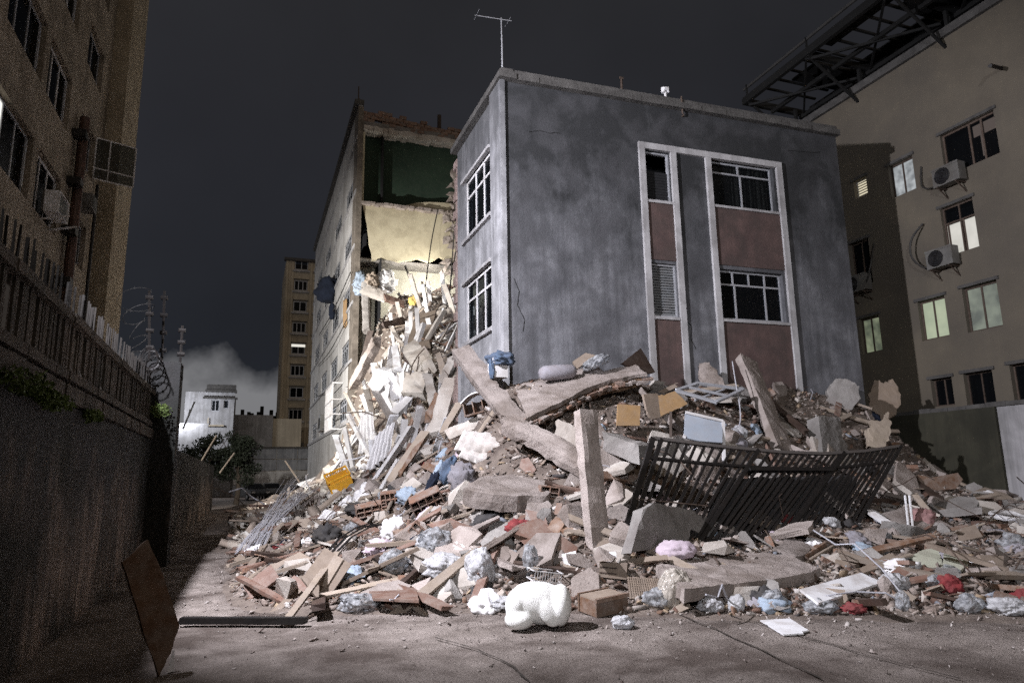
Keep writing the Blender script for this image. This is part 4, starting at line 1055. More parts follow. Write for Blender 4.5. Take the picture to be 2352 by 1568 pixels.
mb = MB(); FH.box(mb, -2, 2.6, -4.0, -3.7, 0, 7.3); mb.build('garden_wall', M_HOUSE, hw)
mb = MB(); mb.box(-3.6, 2.35, 85, 85.4, 0, 9.0); thing('gable_wall', mb, M_HOUSE, 'tall blank white wall with dark runs from its top, behind the tree', 'wall')
mb = MB(); mb.box(2.36, 5.5, 85.1, 85.5, 0, 8.6); thing('side_house', mb, M_TOWER, 'plain brown wall strip between the blank white wall and the tower', 'wall')
mb = MB()
for k in range(26):
    mb.box(-2+k*.45, -2+k*.45+.5, 110, 112, 0, 10.2+1.6*abs(math.sin(k*.7))+.8*math.sin(k*2.1))
hl = link('hillside', mesh('hillside', mb.v, mb.f), surf('dark_hill', (0.02,0.022,0.016),(0.012,0.014,0.01),.5,bump=0)); hl['kind'] = 'structure'
# dark tree at the wall end
M_TLEAF = surf('night_leaves', (0.022, 0.028, 0.017), (0.012, 0.016, 0.010), 1.5, rough=0.6, bump=0)
M_BARK = surf('bark', (0.07,0.055,0.04),(0.04,0.03,0.024),4,bump=.3)
for k, (x, y, Y, rx, rz, lab) in enumerate(((475, 1052, 56, 1.9, 1.7, 'dark leafy tree in front of the white house'), (548, 1055, 54, 1.35, 2.1, 'dark leafy tree in front of the blank white wall'))):
    c = PY(x, y, Y); base = Vector((c.x, c.y, 0))
    t = empty('tree', base, lab, 'tree')
    rr = random.Random(k)
    mb = MB(); mb.tube([base, base+Vector((.1,0,1.2)), Vector((c.x,c.y,c.z-.3))], [.2,.16,.1], 8)
    for j in range(7):
        a = rr.uniform(0,6.28); mb.tube([Vector((c.x,c.y,c.z-1.2+rr.random()*.8)), Vector((c.x+math.cos(a)*rx*.4, c.y+math.sin(a)*rx*.4, c.z+rr.uniform(-.3,.4))), Vector((c.x+math.cos(a)*rx*.85, c.y+math.sin(a)*rx*.8, c.z+rr.uniform(-.6,1.0)*rz))], [.07,.045,.015], 5)
    mb.build('trunk', M_BARK, t)
    cm = MB()
    for j in range(46):
        a = rr.uniform(0,6.28); e_ = rr.uniform(-.9,1); q_ = rr.uniform(.2,.95)
        cc = c + Vector((math.cos(a)*rx*q_*math.cos(e_), math.sin(a)*rx*q_, e_*rz*.85))
        s_ = rr.uniform(.35,.7); l_ = leaves(cc, (s_,s_,s_*.75), 150, .15, 300+k*50+j); cm.add(l_.v, l_.f)
    cm.build('crown', M_TLEAF, t, fix=False)
# parked cars seen at the end of the lane
M_CARG = surf('dusty_car_paint', (0.20,0.205,0.215),(0.15,0.155,0.165),2,rough=.35,bump=0,spec=.6)
M_CARD = surf('dark_car_paint', (0.07,0.075,0.085),(0.05,0.053,0.06),2,rough=.35,bump=0,spec=.6)
M_TYRE = surf('tyre_rubber', (0.012,0.012,0.012),(0.018,0.018,0.018),8,bump=.05)
def car(cx, cy, rz, mat, label):
    rt = empty('parked_car', (cx, cy, 0), label, 'car', 'cars parked at the end of the lane')
    q_ = Matrix.Rotation(rz, 3, 'Z'); o_ = Vector((cx, cy, 0))
    def tr(mb): mb.v = [tuple(o_ + q_ @ Vector(v)) for v in mb.v]; return mb
    prof = [(-2.05,.35),(-2.1,.62),(-2.0,.82),(-1.2,.92),(-.95,.95),(1.1,.97),(1.75,.93),(2.0,.85),(2.05,.5),(2.0,.32)]
    mb = MB(); n = len(prof)
    for s in (-.83, .83): mb.v += [(s*(0.96 if z > .8 else 1), y, z) for y, z in prof]
    mb.f += [tuple(range(n)), tuple(reversed(range(n,2*n)))] + [(i,(i+1)%n,n+(i+1)%n,n+i) for i in range(n)]
    tr(mb).build('body', mat, rt)
    cab = [(-1.15,.93),(-.55,1.38),(.65,1.42),(1.35,.95)]
    mb = MB(); mb.v = [(s*(.78 if z < 1 else .62), y, z) for s in (-1,1) for y, z in cab]; mb.f = [(0,1,2,3),(7,6,5,4),(0,4,5,1),(1,5,6,2),(2,6,7,3),(3,7,4,0)]
    cb = tr(mb).build('cabin', mat, rt)
    def quad(pts, nm, m_, off):
        m2 = MB(); m2.prism([o_ + q_ @ Vector(p) for p in pts], .008, nrm=q_ @ Vector(off)); m2.build(nm, m_, cb)
    quad([(-.68,-1.1,.99),(.68,-1.1,.99),(.56,-.62,1.335),(-.56,-.62,1.335)], 'windscreen', M_GLASSD, (0,-.6,.8))
    quad([(-.66,1.27,1.0),(.66,1.27,1.0),(.56,.74,1.37),(-.56,.74,1.37)], 'rear_window', M_GLASSD, (0,.6,.7))
    for s in (-1,1): quad([(s*.775,-.95,1.0),(s*.775,1.1,1.0),(s*.64,.6,1.36),(s*.64,-.5,1.33)], 'side_window', M_GLASSD, (s,0,.3))
    for x_ in (-.85,.85):
        for y_ in (-1.3,1.28):
            mb = MB(); s = .1 if x_ > 0 else -.1
            mb.tube([(x_-s,y_,.31),(x_,y_,.31)], .31, 14); wl = tr(mb).build('wheel', M_TYRE, rt)
            mb = MB(); mb.tube([(x_,y_,.31),(x_+s*.1,y_,.31)], .18, 10); tr(mb).build('rim', M_ALU, wl)
        mb = MB(); mb.box(x_*.72-.14, x_*.72+.14, -2.13, -2.05, .6, .74); tr(mb).build('headlight', M_WHITE, rt)
    mb = MB(); mb.box(-.8,.8,-2.17,-2.08,.36,.5); mb.box(-.26,.26,-2.19,-2.17,.40,.5); tr(mb).build('bumper', M_BLACK, rt)
M_GLASSD = surf('dark_car_glass', (0.02,0.022,0.026),(0.015,0.016,0.02),2,rough=.12,bump=0,spec=.6)
p = PZ(620, 1137, 0.0); car(PY(622,1120,66).x, 66, 0.08, M_CARG, 'grey car parked facing the camera below the low white wall')
car(PY(578,1120,64).x, 65, 0.35, M_CARD, 'dark car half hidden by the tree at the end of the lane')
mb = MB(); a = PY(420, 985, 50); b_ = PY(447, 922, 50); mb.bar(a, b_, .1, .1); mb.bar(a+Vector((.2,0,.5)), b_+Vector((-.25,0,-.5)), .05, .05)
p_ = thing('lamp_bracket', mb, M_BLACK, 'slanted black pole in front of the glowing white wall', 'pole')
for k, (x0,y0,x1,y1,lab) in enumerate(((497,1000,460,1062,'thin slanting stick in the dark tree, the upper one'),(538,1040,505,1085,'thin slanting stick in the dark tree, the lower one'),(655,1058,690,1110,'pale leaning post near the parked cars'))):
    mb = MB(); mb.bar(PY(x0,y0,50), PY(x1,y1,48), .07, .07); thing('stick', mb, M_WOODL, lab, 'stick')

# ------------------------------------------------------------------ single pieces of wreckage
def depth(p): return (Vector(p) - cO).dot(cF)
def mpp(p): return depth(p) / FPX
def on_plane(x, y, B, n):
    d = ray(x, y); n = Vector(n); t = n.dot(Vector(B) - cO) / n.dot(d); return cO + d * t
def panel(name, label, cat, mat, px, base, n, thick, jit=0.0, sub=1, lift=0.0, seed=0, nrm=None):
    """sheet or slab: outline, a point it rests on and the way it faces"""
    B = base if isinstance(base, Vector) else S(*base)
    B = B + Vector((0, 0, lift))
    n = Vector(n).normalized()
    pts = [on_plane(x, y, B, n) for x, y in px]
    mb = MB(); mb.prism(pts, thick, nrm=-n if nrm is None else nrm, jit=jit, sub=sub, seed=seed + len(label))
    o = rebase(thing(name, mb, mat, label, cat))
    return roughen(o, 3, .03, 3.0, len(label)) if mat in (M_CONC, M_CONCG, M_PLAST) or name == 'masonry_fragment' else o
def add_rebar(o, a, b_, w_, h_, seed):
    r_ = random.Random(seed); d = (b_-a).normalized(); k_ = max(.6, w_/.4)
    for (e_, s_) in ((a,-1),(b_,1)):
        for j in range(r_.choice((2,3,4))):
            mb = MB()
            p_ = e_ - d*s_*.1 + Vector((r_.uniform(-.4,.4)*w_, r_.uniform(-.3,.3)*h_, r_.uniform(-.3,.3)*h_)); L_ = r_.uniform(.2,.5)*k_
            q_ = Vector((r_.uniform(-.5,.5), r_.uniform(-.5,.5), r_.uniform(-.6,.4)))
            mb.tube([p_, p_ + d*s_*L_*.5, p_ + d*s_*L_*.8 + q_*L_*.35, p_ + d*s_*L_*.9 + q_*L_*.9], .011*k_, 5)
            mb.build('rebar', M_RUST, o)
def beam(name, label, cat, mat, p0, p1, w_, h_, up=(0, 0, 1), n=6, jit=0.02, seed=0):
    """p given as (x, y) resting on the heap or (x, y, Y) at a known distance"""
    a = S(*p0) if len(p0) == 2 else PY(*p0)
    b_ = S(*p1) if len(p1) == 2 else PY(*p1)
    mb = MB(); mb.bar(a, b_, w_, h_, up=up, n=n, jit=jit, seed=seed + len(label))
    o = thing(name, mb, mat, label, cat)
    if mat not in (M_CONC, M_CONCG, M_PLAST): return rebase(o)
    roughen(o, 3 if w_ < .5 else 2, .035*min(1.5, w_/.4), 3.0, len(label))
    add_rebar(o, a, b_, w_, h_, len(label)); return o
def lumpmesh(size, seed, amp=0.25, freq=2.0, subd=3, crease=0.0, flat=0.0):
    bm = bmesh.new(); bmesh.ops.create_icosphere(bm, subdivisions=subd, radius=1.0)
    off = Vector((seed*3.17, seed*1.31, seed*.77))
    for v in bm.verts:
        c = v.co.copy()
        d = amp * noise.noise(c*freq + off) + amp*.5*noise.noise(c*freq*2.3 + off)
        if crease:
            wv = c + .35*Vector((noise.noise(c*2.1+off), noise.noise(c*2.1-off), noise.noise(c*1.7+off*2)))
            r1_ = 1 - abs(noise.noise(wv*freq*1.5 - off))*2.2; r2_ = 1 - abs(noise.noise(wv*freq*3.3 + off))*2.2
            d += crease*(.75*max(r1_,-.4)**3 + .4*max(r2_,-.4)**3 - .25)
        c *= 1 + d
        if flat and c.z < -flat: c.z = -flat + (c.z+flat)*.15
        v.co = Vector((c.x*size[0], c.y*size[1], c.z*size[2]))
    me = bpy.data.meshes.new('lump'); bm.to_mesh(me); bm.free()
    return me
def lump(name, label, cat, mat, x, y, wpx, hpx, seed, amp=0.22, freq=1.8, crease=0.0, depth_ratio=.8, rot=(0,0,0), subd=4, lift=0.0, B=None, group=None):
    """soft crumpled thing whose foot is at the picture point below its middle"""
    p = B if B is not None else S(x, y + hpx*.35)
    k = mpp(p); sx, sz = wpx*k/2, hpx*k/2
    if mat.name.endswith('film'): crease *= .3; subd = 5; freq *= .85
    me = lumpmesh((sx, sx*depth_ratio, sz), seed, amp, freq, subd, crease, flat=.75)
    o = link(name, me, mat, smooth=True); tag(o, label, cat, group)
    o.location = p + Vector((0, 0, sz*.72 + lift)); o.rotation_euler = (rot[0], rot[1], rot[2] - YAW)
    return o
def chunkmesh(size, seed, n=14):
    r_ = random.Random(seed); bm = bmesh.new()
    for i in range(n):
        v = Vector((r_.uniform(-1,1), r_.uniform(-1,1), r_.uniform(-1,1)))
        m_ = max(abs(v.x), abs(v.y), abs(v.z)); v = v/m_ * r_.uniform(.82, 1.0)
        bm.verts.new((v.x*size[0], v.y*size[1], v.z*size[2]))
    bmesh.ops.convex_hull(bm, input=bm.verts)
    for v in [v for v in bm.verts if not v.link_faces]: bm.verts.remove(v)
    bmesh.ops.recalc_face_normals(bm, faces=bm.faces)
    me = bpy.data.meshes.new('chunk'); bm.to_mesh(me); bm.free(); return me
def chunk(name, label, cat, mat, x, y, wpx, hpx, seed, dr=.7, rot=None, lift=0.0):
    p = S(x, y + hpx*.3); k = mpp(p)
    o = link(name, chunkmesh((wpx*k/2, wpx*k*dr/2, hpx*k/2), seed), mat); tag(o, label, cat)
    o.location = p + Vector((0,0,hpx*k*.38+lift)); o.rotation_euler = rot or (0, 0, -YAW + seed)
    return o
def drape(name, label, cat, mat, px4, base, n, folds=6, amp=.06, nu=40, nv=24, seed=0, lift=0.0, thick=.012):
    """cloth hanging in folds between four corners (top left, top right, bottom right, bottom left)"""
    B = base if isinstance(base, Vector) else S(*base)
    B = B + Vector((0,0,lift)); n = Vector(n).normalized()
    c = [on_plane(x, y, B, n) for x, y in px4]
    vs, fs = [], []
    for j in range(nv+1):
        t = j/nv
        for i in range(nu+1):
            u = i/nu
            p = c[0].lerp(c[1], u).lerp(c[3].lerp(c[2], u), t)
            f = math.sin(u*folds*6.28 + 1.5*noise.noise(Vector((u*3, t*2, seed)))) * (.4+.6*t) + .6*noise.noise(Vector((u*5, t*4, seed+7)))
            p = p + n*(amp*f) + Vector((0,0,amp*.6*noise.noise(Vector((u*6, t*3, seed+3)))*t))
            vs.append(p)
    k = nu+1
    for j in range(nv):
        for i in range(nu): fs.append((j*k+i, j*k+i+1, (j+1)*k+i+1, (j+1)*k+i))
    o = thing(name, MB().add(vs, fs), mat, label, cat, smooth=True)
    sol = o.modifiers.new('cloth_thickness', 'SOLIDIFY'); sol.thickness = thick
    return o

UPC = Vector((-0.15, -0.35, 0.92))     # lies on the slope, tipped towards the lane
FC = Vector((-0.25, -0.85, 0.45))      # leans back, face to the camera
FLAT = Vector((0.0, -0.08, 1.0))

# --- lower left
a, b_ = PZ(415, 1424, .06), PZ(702, 1424, .06)
mb = MB(); mb.bar(a, b_, .10, .075, n=6, jit=.006); rebase(thing('girder', mb, M_BLACK, 'long black beam lying flat on the ground by the boundary wall', 'beam'))
panel('leaning_board', 'tall brown board leaning against the dark boundary wall', 'board', M_WOOD, [(281,1290),(340,1238),(378,1330),(412,1436),(392,1500),(366,1553),(322,1420)], PZ(367,1553,0), (.35,-.93,.10), .05, .01, 4)
panel('narrow_board', 'narrow pale board end poking out under the leaning brown board', 'board', M_WPAINT, [(384,1545),(396,1492),(401,1493),(400,1540)], PZ(392,1545,0), (.1,-.9,.3), .04)
panel('board', 'reddish brown board tilted on the ground, at the end of the debris by the lane', 'board', M_REDW, [(558,1345),(622,1296),(641,1326),(575,1376)], (580,1374), (-.1,-.75,.55), .06, .01, 2, lift=.02)
panel('board', 'beige board flake behind the tilted reddish brown board', 'board', M_PART, [(590,1318),(622,1294),(675,1283),(668,1318)], (640,1322), FC, .05, .012, 2)
chunk('concrete_block', 'squat pale concrete block with rough sides beside the tilted brown board', 'concrete', M_PLAST, 650, 1358, 90, 56, 11, .7, lift=.02)
chunk('concrete_block', 'pale flat concrete block just above the squat concrete block', 'concrete', M_PLAST, 690, 1306, 66, 42, 15, .9)
panel('board', 'thin red-brown plank edge under the particle board door', 'board', M_REDW, [(660,1332),(676,1320),(742,1362),(734,1386)], (700,1372), (-.2,-.6,.75), .04)
# particle board door with a raised strip
pr = S(745, 1384); nD = Vector((.12,-.72,.68)).normalized()
rt = empty('wardrobe_board', pr, 'tan particle board cabinet door propped up at the debris edge', 'cabinet door')
pts = [on_plane(x, y, pr, nD) for x, y in ((693,1327),(746,1256),(807,1296),(751,1378),(737,1384))]
mb = MB(); mb.prism(pts, .035, nrm=-nD); mb.build('panel', M_PART, rt)
mb = MB(); c1, c2 = on_plane(778,1280,pr,nD), on_plane(738,1345,pr,nD)
mb.bar(c1 + nD*.012, c2 + nD*.012, .14, .02, up=nD); mb.build('strip', M_WOODL, rt)
mb = MB(); mb.bar(PZ(652,1432,.03), S(775,1268,.35), .09, .035, n=5, jit=.006); rebase(thing('slat', mb, M_WOODL, 'long wooden slat lying across the particle board door onto the ground', 'slat'))
mb = MB(); mb.tube([PZ(706,1418,.03), S(757,1396,.06)], .018); rebase(thing('metal_rod', mb, M_RUST, 'thin dark rod between the black beam and the clear plastic bag', 'rod'))
# bed frame tray
B0 = PZ(928, 1404, .0)
rt = empty('bed_frame', B0, 'low brown wooden bed frame corner lying on the ground', 'bed frame')
fz = lambda x, y, z: PZ(x, y, z)
for (p, q_) in (((858,1374),(928,1404)), ((928,1404),(1092,1366)), ((1092,1366),(1040,1344))):
    mb = MB(); mb.bar(fz(*p, .0)+Vector((0,0,.09)), fz(*q_, .0)+Vector((0,0,.09)), .04, .17, n=3, jit=.004); mb.build('rail', M_DARKW, rt)
mb = MB(); mb.prism([fz(845,1352,.19), fz(957,1354,.21), fz(962,1378,.19), fz(857,1373,.18)], .03, nrm=(0,0,-1)); mb.build('base_panel', M_REDW, rt)
# plastic bags
lump('plastic_bag', 'clear plastic bag on the ground in front of the cabinet door', 'plastic bag', M_CLEAR, 822, 1384, 88, 42, 3, .3, 1.6, .35)
lump('plastic_bag', 'big translucent bag of pale goods above the bed frame', 'plastic bag', M_BAG, 1101, 1313, 66, 92, 4, .25, 1.5, .35, lift=.02)
lump('plastic_bag', 'bulging plastic bag of paper rolls beside the big translucent bag', 'plastic bag', M_BAG, 1022, 1302, 100, 58, 5, .25, 2.2, .3)
lump('plastic_bag', 'crumpled clear bag on top of the paper roll bag', 'plastic bag', M_CLEAR, 1000, 1246, 74, 62, 6, .3, 1.8, .35)
lump('plastic_bag', 'upright empty clear bag behind the wire rack', 'plastic bag', M_CLEAR, 1218, 1292, 34, 76, 7, .3, 1.7, .35)
lump('plastic_bag', 'flattened white bag lying just behind the white plush bundle', 'plastic bag', M_BAG, 1152, 1384, 80, 26, 8, .25, 1.9, .3)
lump('plastic_bag', 'clear bag full of rubbish beside the tall wooden slat', 'plastic bag', M_CLEAR, 905, 1295, 66, 60, 9, .3, 1.7, .35)
lump('plastic_bag', 'white crumpled bag on the ground beyond the wooden drawer', 'plastic bag', M_BAG, 1430, 1430, 52, 30, 10, .25, 1.9, .35)
lump('plastic_sack', 'tall pale plastic sack standing against the big slab end', 'sack', plastic('beige_plastic_film', (.55,.50,.44), .25), 1552, 1356, 72, 100, 12, .22, 1.5, .3, depth_ratio=.6, rot=(0,.18,0))
lump('plastic_bag', 'crumpled pale bag below the front edge of the big slab', 'plastic bag', M_BAG, 1632, 1390, 56, 34, 13, .3, 2, .35)
lump('plastic_bag', 'upright white paper bag below the middle of the big slab', 'plastic bag', M_BAG, 1694, 1388, 36, 46, 14, .2, 1.2, .25, rot=(0,.25,0))
lump('plastic_bag', 'grey translucent bag between the big slab and the white panel', 'plastic bag', M_CLEAR, 1778, 1380, 54, 46, 15, .3, 1.8, .35)
lump('plastic_bag', 'low clear bag under the near corner of the white panel', 'plastic bag', M_CLEAR, 1885, 1394, 76, 32, 16, .3, 1.9, .35)
lump('plastic_bag', 'puffy clear bag at the upper end of the white panel', 'plastic bag', M_BAG, 2056, 1338, 66, 40, 17, .25, 1.7, .35)
lump('plastic_bag', 'narrow clear bag standing below the puffy clear bag', 'plastic bag', M_CLEAR, 2076, 1384, 32, 48, 18, .25, 1.7, .3)
lump('plastic_bag', 'white-tipped clear bag near the red net cloth', 'plastic bag', M_CLEAR, 2228, 1388, 60, 46, 19, .3, 1.8, .35)
lump('plastic_bag', 'pale bag at the frame edge, furthest from the boundary wall', 'plastic bag', M_BAG, 2318, 1394, 82, 40, 20, .3, 1.8, .35)
# cloths
lump('cloth', 'crumpled bright red cloth on the orange board pieces', 'cloth', M_RED, 1193, 1215, 58, 40, 21, .35, 2, .3)
lump('cloth', 'dull red net cloth among the boards near the pale green plates', 'cloth', M_RED, 2186, 1346, 48, 46, 22, .35, 2, .3)
lump('cloth', 'small red cloth flattened on the ground below the white panel', 'cloth', M_RED, 1962, 1398, 52, 24, 23, .35, 2, .3)
lump('pillow', 'pink fabric cushion resting on the end of the big slab', 'cushion', M_PINK, 1550, 1266, 94, 46, 24, .16, 1.3, .15)
lump('cloth', 'pinkish checked cloth heap past the end of the black gate', 'cloth', surf('dusty_rose_cloth',(.34,.20,.19),(.24,.13,.13),9,rough=.95,bump=.15,dust=.2), 2122, 1196, 60, 52, 25, .3, 2.2, .25)
lump('cloth', 'pale blue crumpled cloth on the slope above the hollow bricks', 'cloth', M_LBLUE, 936, 1142, 48, 42, 26, .35, 2, .3)
lump('cloth', 'lilac cloth draped over debris behind the cabinet door', 'cloth', M_PINK, 872, 1262, 62, 44, 27, .35, 1.8, .35)
lump('cloth', 'white sheet heap beside the lilac cloth', 'cloth', M_CLOTHW, 905, 1222, 52, 60, 28, .35, 1.8, .35)
lump('cloth', 'dark tangled garment heap above the black rebar', 'cloth', M_DKC, 850, 1170, 110, 36, 29, .4, 2, .35)
lump('cloth', 'black furry garment below the black rebar ends', 'cloth', M_DKC, 750, 1232, 62, 48, 30, .35, 2.4, .3)
lump('cloth', 'blue denim garment hanging down the slope below the folded mattress', 'cloth', M_BLUE, 1030, 1085, 34, 74, 31, .3, 1.6, .3, rot=(.3,.35,0))
lump('cloth', 'pale blue denim leg beside the dark denim garment', 'cloth', M_LBLUE, 1004, 1100, 22, 88, 32, .25, 1.4, .25, rot=(.3,.28,0))
lump('cloth', 'black cloth strip trailing beside the blue denim', 'cloth', M_NAVY, 985, 1130, 24, 96, 33, .25, 1.4, .25, rot=(.3,.45,0))
lump('cloth', 'grey striped sheet spilling under the folded mattress', 'cloth', M_GREYC, 1062, 1100, 60, 70, 34, .25, 2.4, .3)
# white plush bundle: one continuous soft body with a rolled end and a limb
def blob(parts, name, label, cat, mat, vox=.022):
    bm = bmesh.new()
    for (c, s, e_) in parts:
        g_ = bmesh.ops.create_icosphere(bm, subdivisions=4, radius=1.0)
        q_ = Euler(e_).to_matrix()
        for v in g_['verts']: v.co = Vector(c) + q_ @ Vector((v.co.x*s[0], v.co.y*s[1], v.co.z*s[2]))
    me = bpy.data.meshes.new(name); bm.to_mesh(me); bm.free()
    o = link(name, me, mat, smooth=True); tag(o, label, cat)
    r_ = o.modifiers.new('join', 'REMESH'); r_.mode = 'VOXEL'; r_.voxel_size = vox; r_.use_smooth_shade = True
    s_ = o.modifiers.new('soft', 'SMOOTH'); s_.factor = .5; s_.iterations = 14
    return o
pb = PZ(1250, 1448, 0); k = mpp(pb)
def tubeballs(path, r0, r1, n=9):
    out = []
    for i in range(n):
        f = i/(n-1)*(len(path)-1); k_ = min(int(f), len(path)-2); u = f-k_
        p = Vector(path[k_]).lerp(Vector(path[k_+1]), u); r_ = r0 + (r1-r0)*i/(n-1)
        out.append((tuple(p), (r_, r_, r_), (0,0,0)))
    return out
o = blob([((.0,.02,.265),(.34,.23,.225),(0,.22,.08)), ((.235,-.02,.245),(.125,.25,.225),(0,.08,0)), ((-.25,-.03,.26),(.125,.17,.175),(0,.2,.15)), ((-.225,-.10,.115),(.16,.17,.108),(0,0,.2)), ((.10,-.17,.19),(.10,.075,.16),(0,-.5,0)), ((.04,.05,.40),(.22,.15,.085),(0,.15,0))],
        'plush_bundle', 'white plush bundle lying alone on the ground in front of the debris', 'plush bundle', M_PLUSH, .014)
o.location = pb + Vector((.02,.18,-.01)); o.rotation_euler = (0,0,-YAW)
# boxes, drawers, racks
def box_thing(name, label, cat, mat, x, y, sx, sy, sz, rot, parts=None, lift=0.0):
    p = S(x, y) + Vector((0,0,lift)); rt = empty(name, p, label, cat)
    q_ = (Euler(rot).to_matrix()) @ Matrix.Rotation(-YAW, 3, 'Z')
    def put(nm, mb, m_=None):
        mb.v = [tuple(p + q_ @ Vector(v)) for v in mb.v]; return mb.build(nm, m_ or mat, rt)
    return rt, put
rt, put = box_thing('wooden_drawer', 'brown wooden drawer upside down beside the white plush bundle', 'drawer', M_WOOD, 1385, 1402, 0,0,0, (0.05,-.08,.55))
w_, d_, h_ = .46, .34, .2
put('bottom', MB().box(-w_/2, w_/2, -d_/2, d_/2, h_-.02, h_), M_PART)
for s in (-1,1):
    put('side', MB().box(s*(w_/2-.01)-.012, s*(w_/2-.01)+.012, -d_/2+.02, d_/2-.02, 0, h_-.021))
    put('front' if s < 0 else 'back', MB().box(-w_/2-.012, w_/2+.012, s*(d_/2)-.014, s*(d_/2)+.014, 0, h_+.012))
put('rim', MB().box(-w_/2-.02, w_/2+.02, -d_/2-.03, -d_/2-.015, h_-.035, h_+.014))
rt, put = box_thing('carton', 'cardboard carton with dark slots above the wooden drawer', 'carton', M_PART, 1408, 1325, 0,0,0, (0,.1,-.2))
put('body', MB().box(-.18,.18,-.12,.12,0,.19)); 
for j in range(2): put('slot', MB().box(-.17,.05,-.128,-.121,.05+j*.07,.065+j*.07), M_DARKW)
put('flap', MB().bar((-.18,-.12,.19),(.02,-.17,.25),.2,.008))
rt, put = box_thing('wire_rack', 'small white wire dish rack behind the white plush bundle', 'rack', M_WHITE, 1248, 1346, 0,0,0, (.1,.12,.3))
mb = MB()
for z in (.0,.08,.2):
    for s in (-1,1): mb.bar((-.2,s*.13,z),(.2,s*.13,z),.012,.012); mb.bar((s*.2,-.13,z),(s*.2,.13,z),.012,.012)
put('frame', mb)
for j in range(11): put('wire', MB().bar((-.18+j*.036,-.13,.0),(-.18+j*.036,-.13,.2),.008,.008).bar((-.18+j*.036,-.13,0),(-.18+j*.036,.13,0),.008,.008))
panel('white_box_lid', 'clean white box lid among brown boards behind the plush bundle', 'lid', M_WHITE, [(1290,1272),(1322,1264),(1334,1310),(1296,1295)], (1312,1300), FC, .03)
o = lump('plate', 'round white plate leaning below the tall column', 'plate', M_WHITE, 1412, 1286, 46, 40, 40, 0, 1, 0, depth_ratio=.1, rot=(-.5,0,.2))
beam('plank', 'long pale plank running from the orange boards down to the drawer', 'plank', M_WOODL, (1256,1272), (1392,1346), .09, .035, n=5, jit=.008)
beam('plank', 'splintered pale plank pointing away from the wooden drawer to the ground', 'plank', M_WOODL, (1436,1362), (1518,1398), .10, .03, n=5, jit=.01)
# wicker panel with woven strips
pr = S(1485, 1374); nW = Vector((-.05,-.75,.66)).normalized()
rt = empty('wicker_panel', pr, 'woven wicker panel tucked beside the tall pale sack', 'wicker panel')
c = [on_plane(x,y,pr,nW) for x,y in ((1440,1325),(1516,1329),(1532,1374),(1446,1376))]
mb = MB(); mb.prism(c, .012, nrm=-nW); mb.build('backing', M_DARKW, rt)
for j in range(9):
    t = (j+.5)/9; mb = MB(); mb.bar(c[0].lerp(c[3],t)+nW*.008, c[1].lerp(c[2],t)+nW*.008, .024, .01, up=nW); mb.build('strip', M_PART, rt)
for j in range(16):
    t = (j+.5)/16; mb = MB(); mb.bar(c[0].lerp(c[1],t)+nW*.015, c[3].lerp(c[2],t)+nW*.015, .014, .008, up=nW); mb.build('strip', M_PART, rt)
# drawer front and broken veneer boards
panel('drawer_board', 'reddish drawer front lying behind the paper roll bag', 'drawer front', M_REDW, [(1014,1206),(1026,1190),(1132,1223),(1104,1250),(1062,1243)], (1075,1246), (-.1,-.5,.85), .04, lift=.03)
beam('strip_of_wood', 'brown wooden edging along the top of the reddish drawer front', 'edging', M_WOOD, (1024,1186), (1134,1222), .06, .05, n=3, jit=.004)
panel('board', 'short brown box side next to the reddish drawer front', 'board', M_WOOD, [(1096,1256),(1146,1233),(1147,1266),(1102,1274)], (1120,1270), FC, .05)
panel('board', 'large torn orange-brown hardboard sheet under the red cloth', 'board', M_REDW, [(1166,1222),(1195,1202),(1240,1190),(1262,1212),(1300,1243),(1272,1288),(1240,1268),(1210,1252)], (1250,1275), (-.1,-.55,.8), .012, .02, 4, lift=.05)
panel('board', 'brown plank piece at the foot of the tall column', 'board', M_WOOD, [(1264,1201),(1277,1184),(1333,1223),(1316,1234)], (1300,1226), UPC, .05, lift=.06)
panel('board', 'red-brown board standing below the brown plank piece', 'board', M_REDW, [(1274,1238),(1288,1229),(1327,1256),(1318,1285),(1287,1289)], (1300,1286), FC, .04, .006, 2)
# big slab, plates
panel('concrete_raft', 'big broken concrete floor slab lying flat at the debris edge', 'slab', M_CONC, [(1505,1294),(1545,1330),(1572,1349),(1700,1336),(1862,1313),(1886,1302),(1820,1275),(1760,1266),(1688,1264),(1596,1284)], (1700,1378), (.02,-.13,1), .17, .03, 5, lift=.24)
panel('masonry_fragment', 'wedge shaped concrete wall piece standing in front of the black gate', 'wall piece', M_CONCG, [(1450,1270),(1478,1167),(1502,1153),(1585,1170),(1640,1192),(1714,1238),(1625,1232),(1588,1216),(1586,1256),(1507,1256)], (1540,1262), (.42,-.88,.18), .19, .012, 3)
chunk('concrete_block', 'tan block lying on the big slab next to the pink cushion', 'concrete', M_PLAST, 1652, 1276, 70, 30, 31, .7, lift=.1)
panel('concrete_plate', 'rough flat concrete plate beyond the big slab', 'concrete plate', M_CONC, [(1775,1253),(1800,1236),(1825,1232),(1872,1254),(1850,1272),(1822,1280)], (1820,1282), (.05,-.25,1), .1, .02, 3, lift=.12)
beam('timber', 'long brown timber leaning at the far end of the big slab', 'timber', M_WOOD, (1822,1294), (1926,1226), .10, .07, n=5, jit=.008)
beam('timber', 'thinner pale timber parallel to the long brown timber', 'timber', M_WOODL, (1838,1300), (1922,1248), .05, .04, n=4, jit=.006)
panel('laminate_sheet', 'clean white laminate panel propped on debris at the yard edge', 'panel', M_WHITE, [(1838,1352),(1978,1314),(2026,1336),(1880,1384)], (1900,1384), (.05,-.3,1), .03, lift=.16)
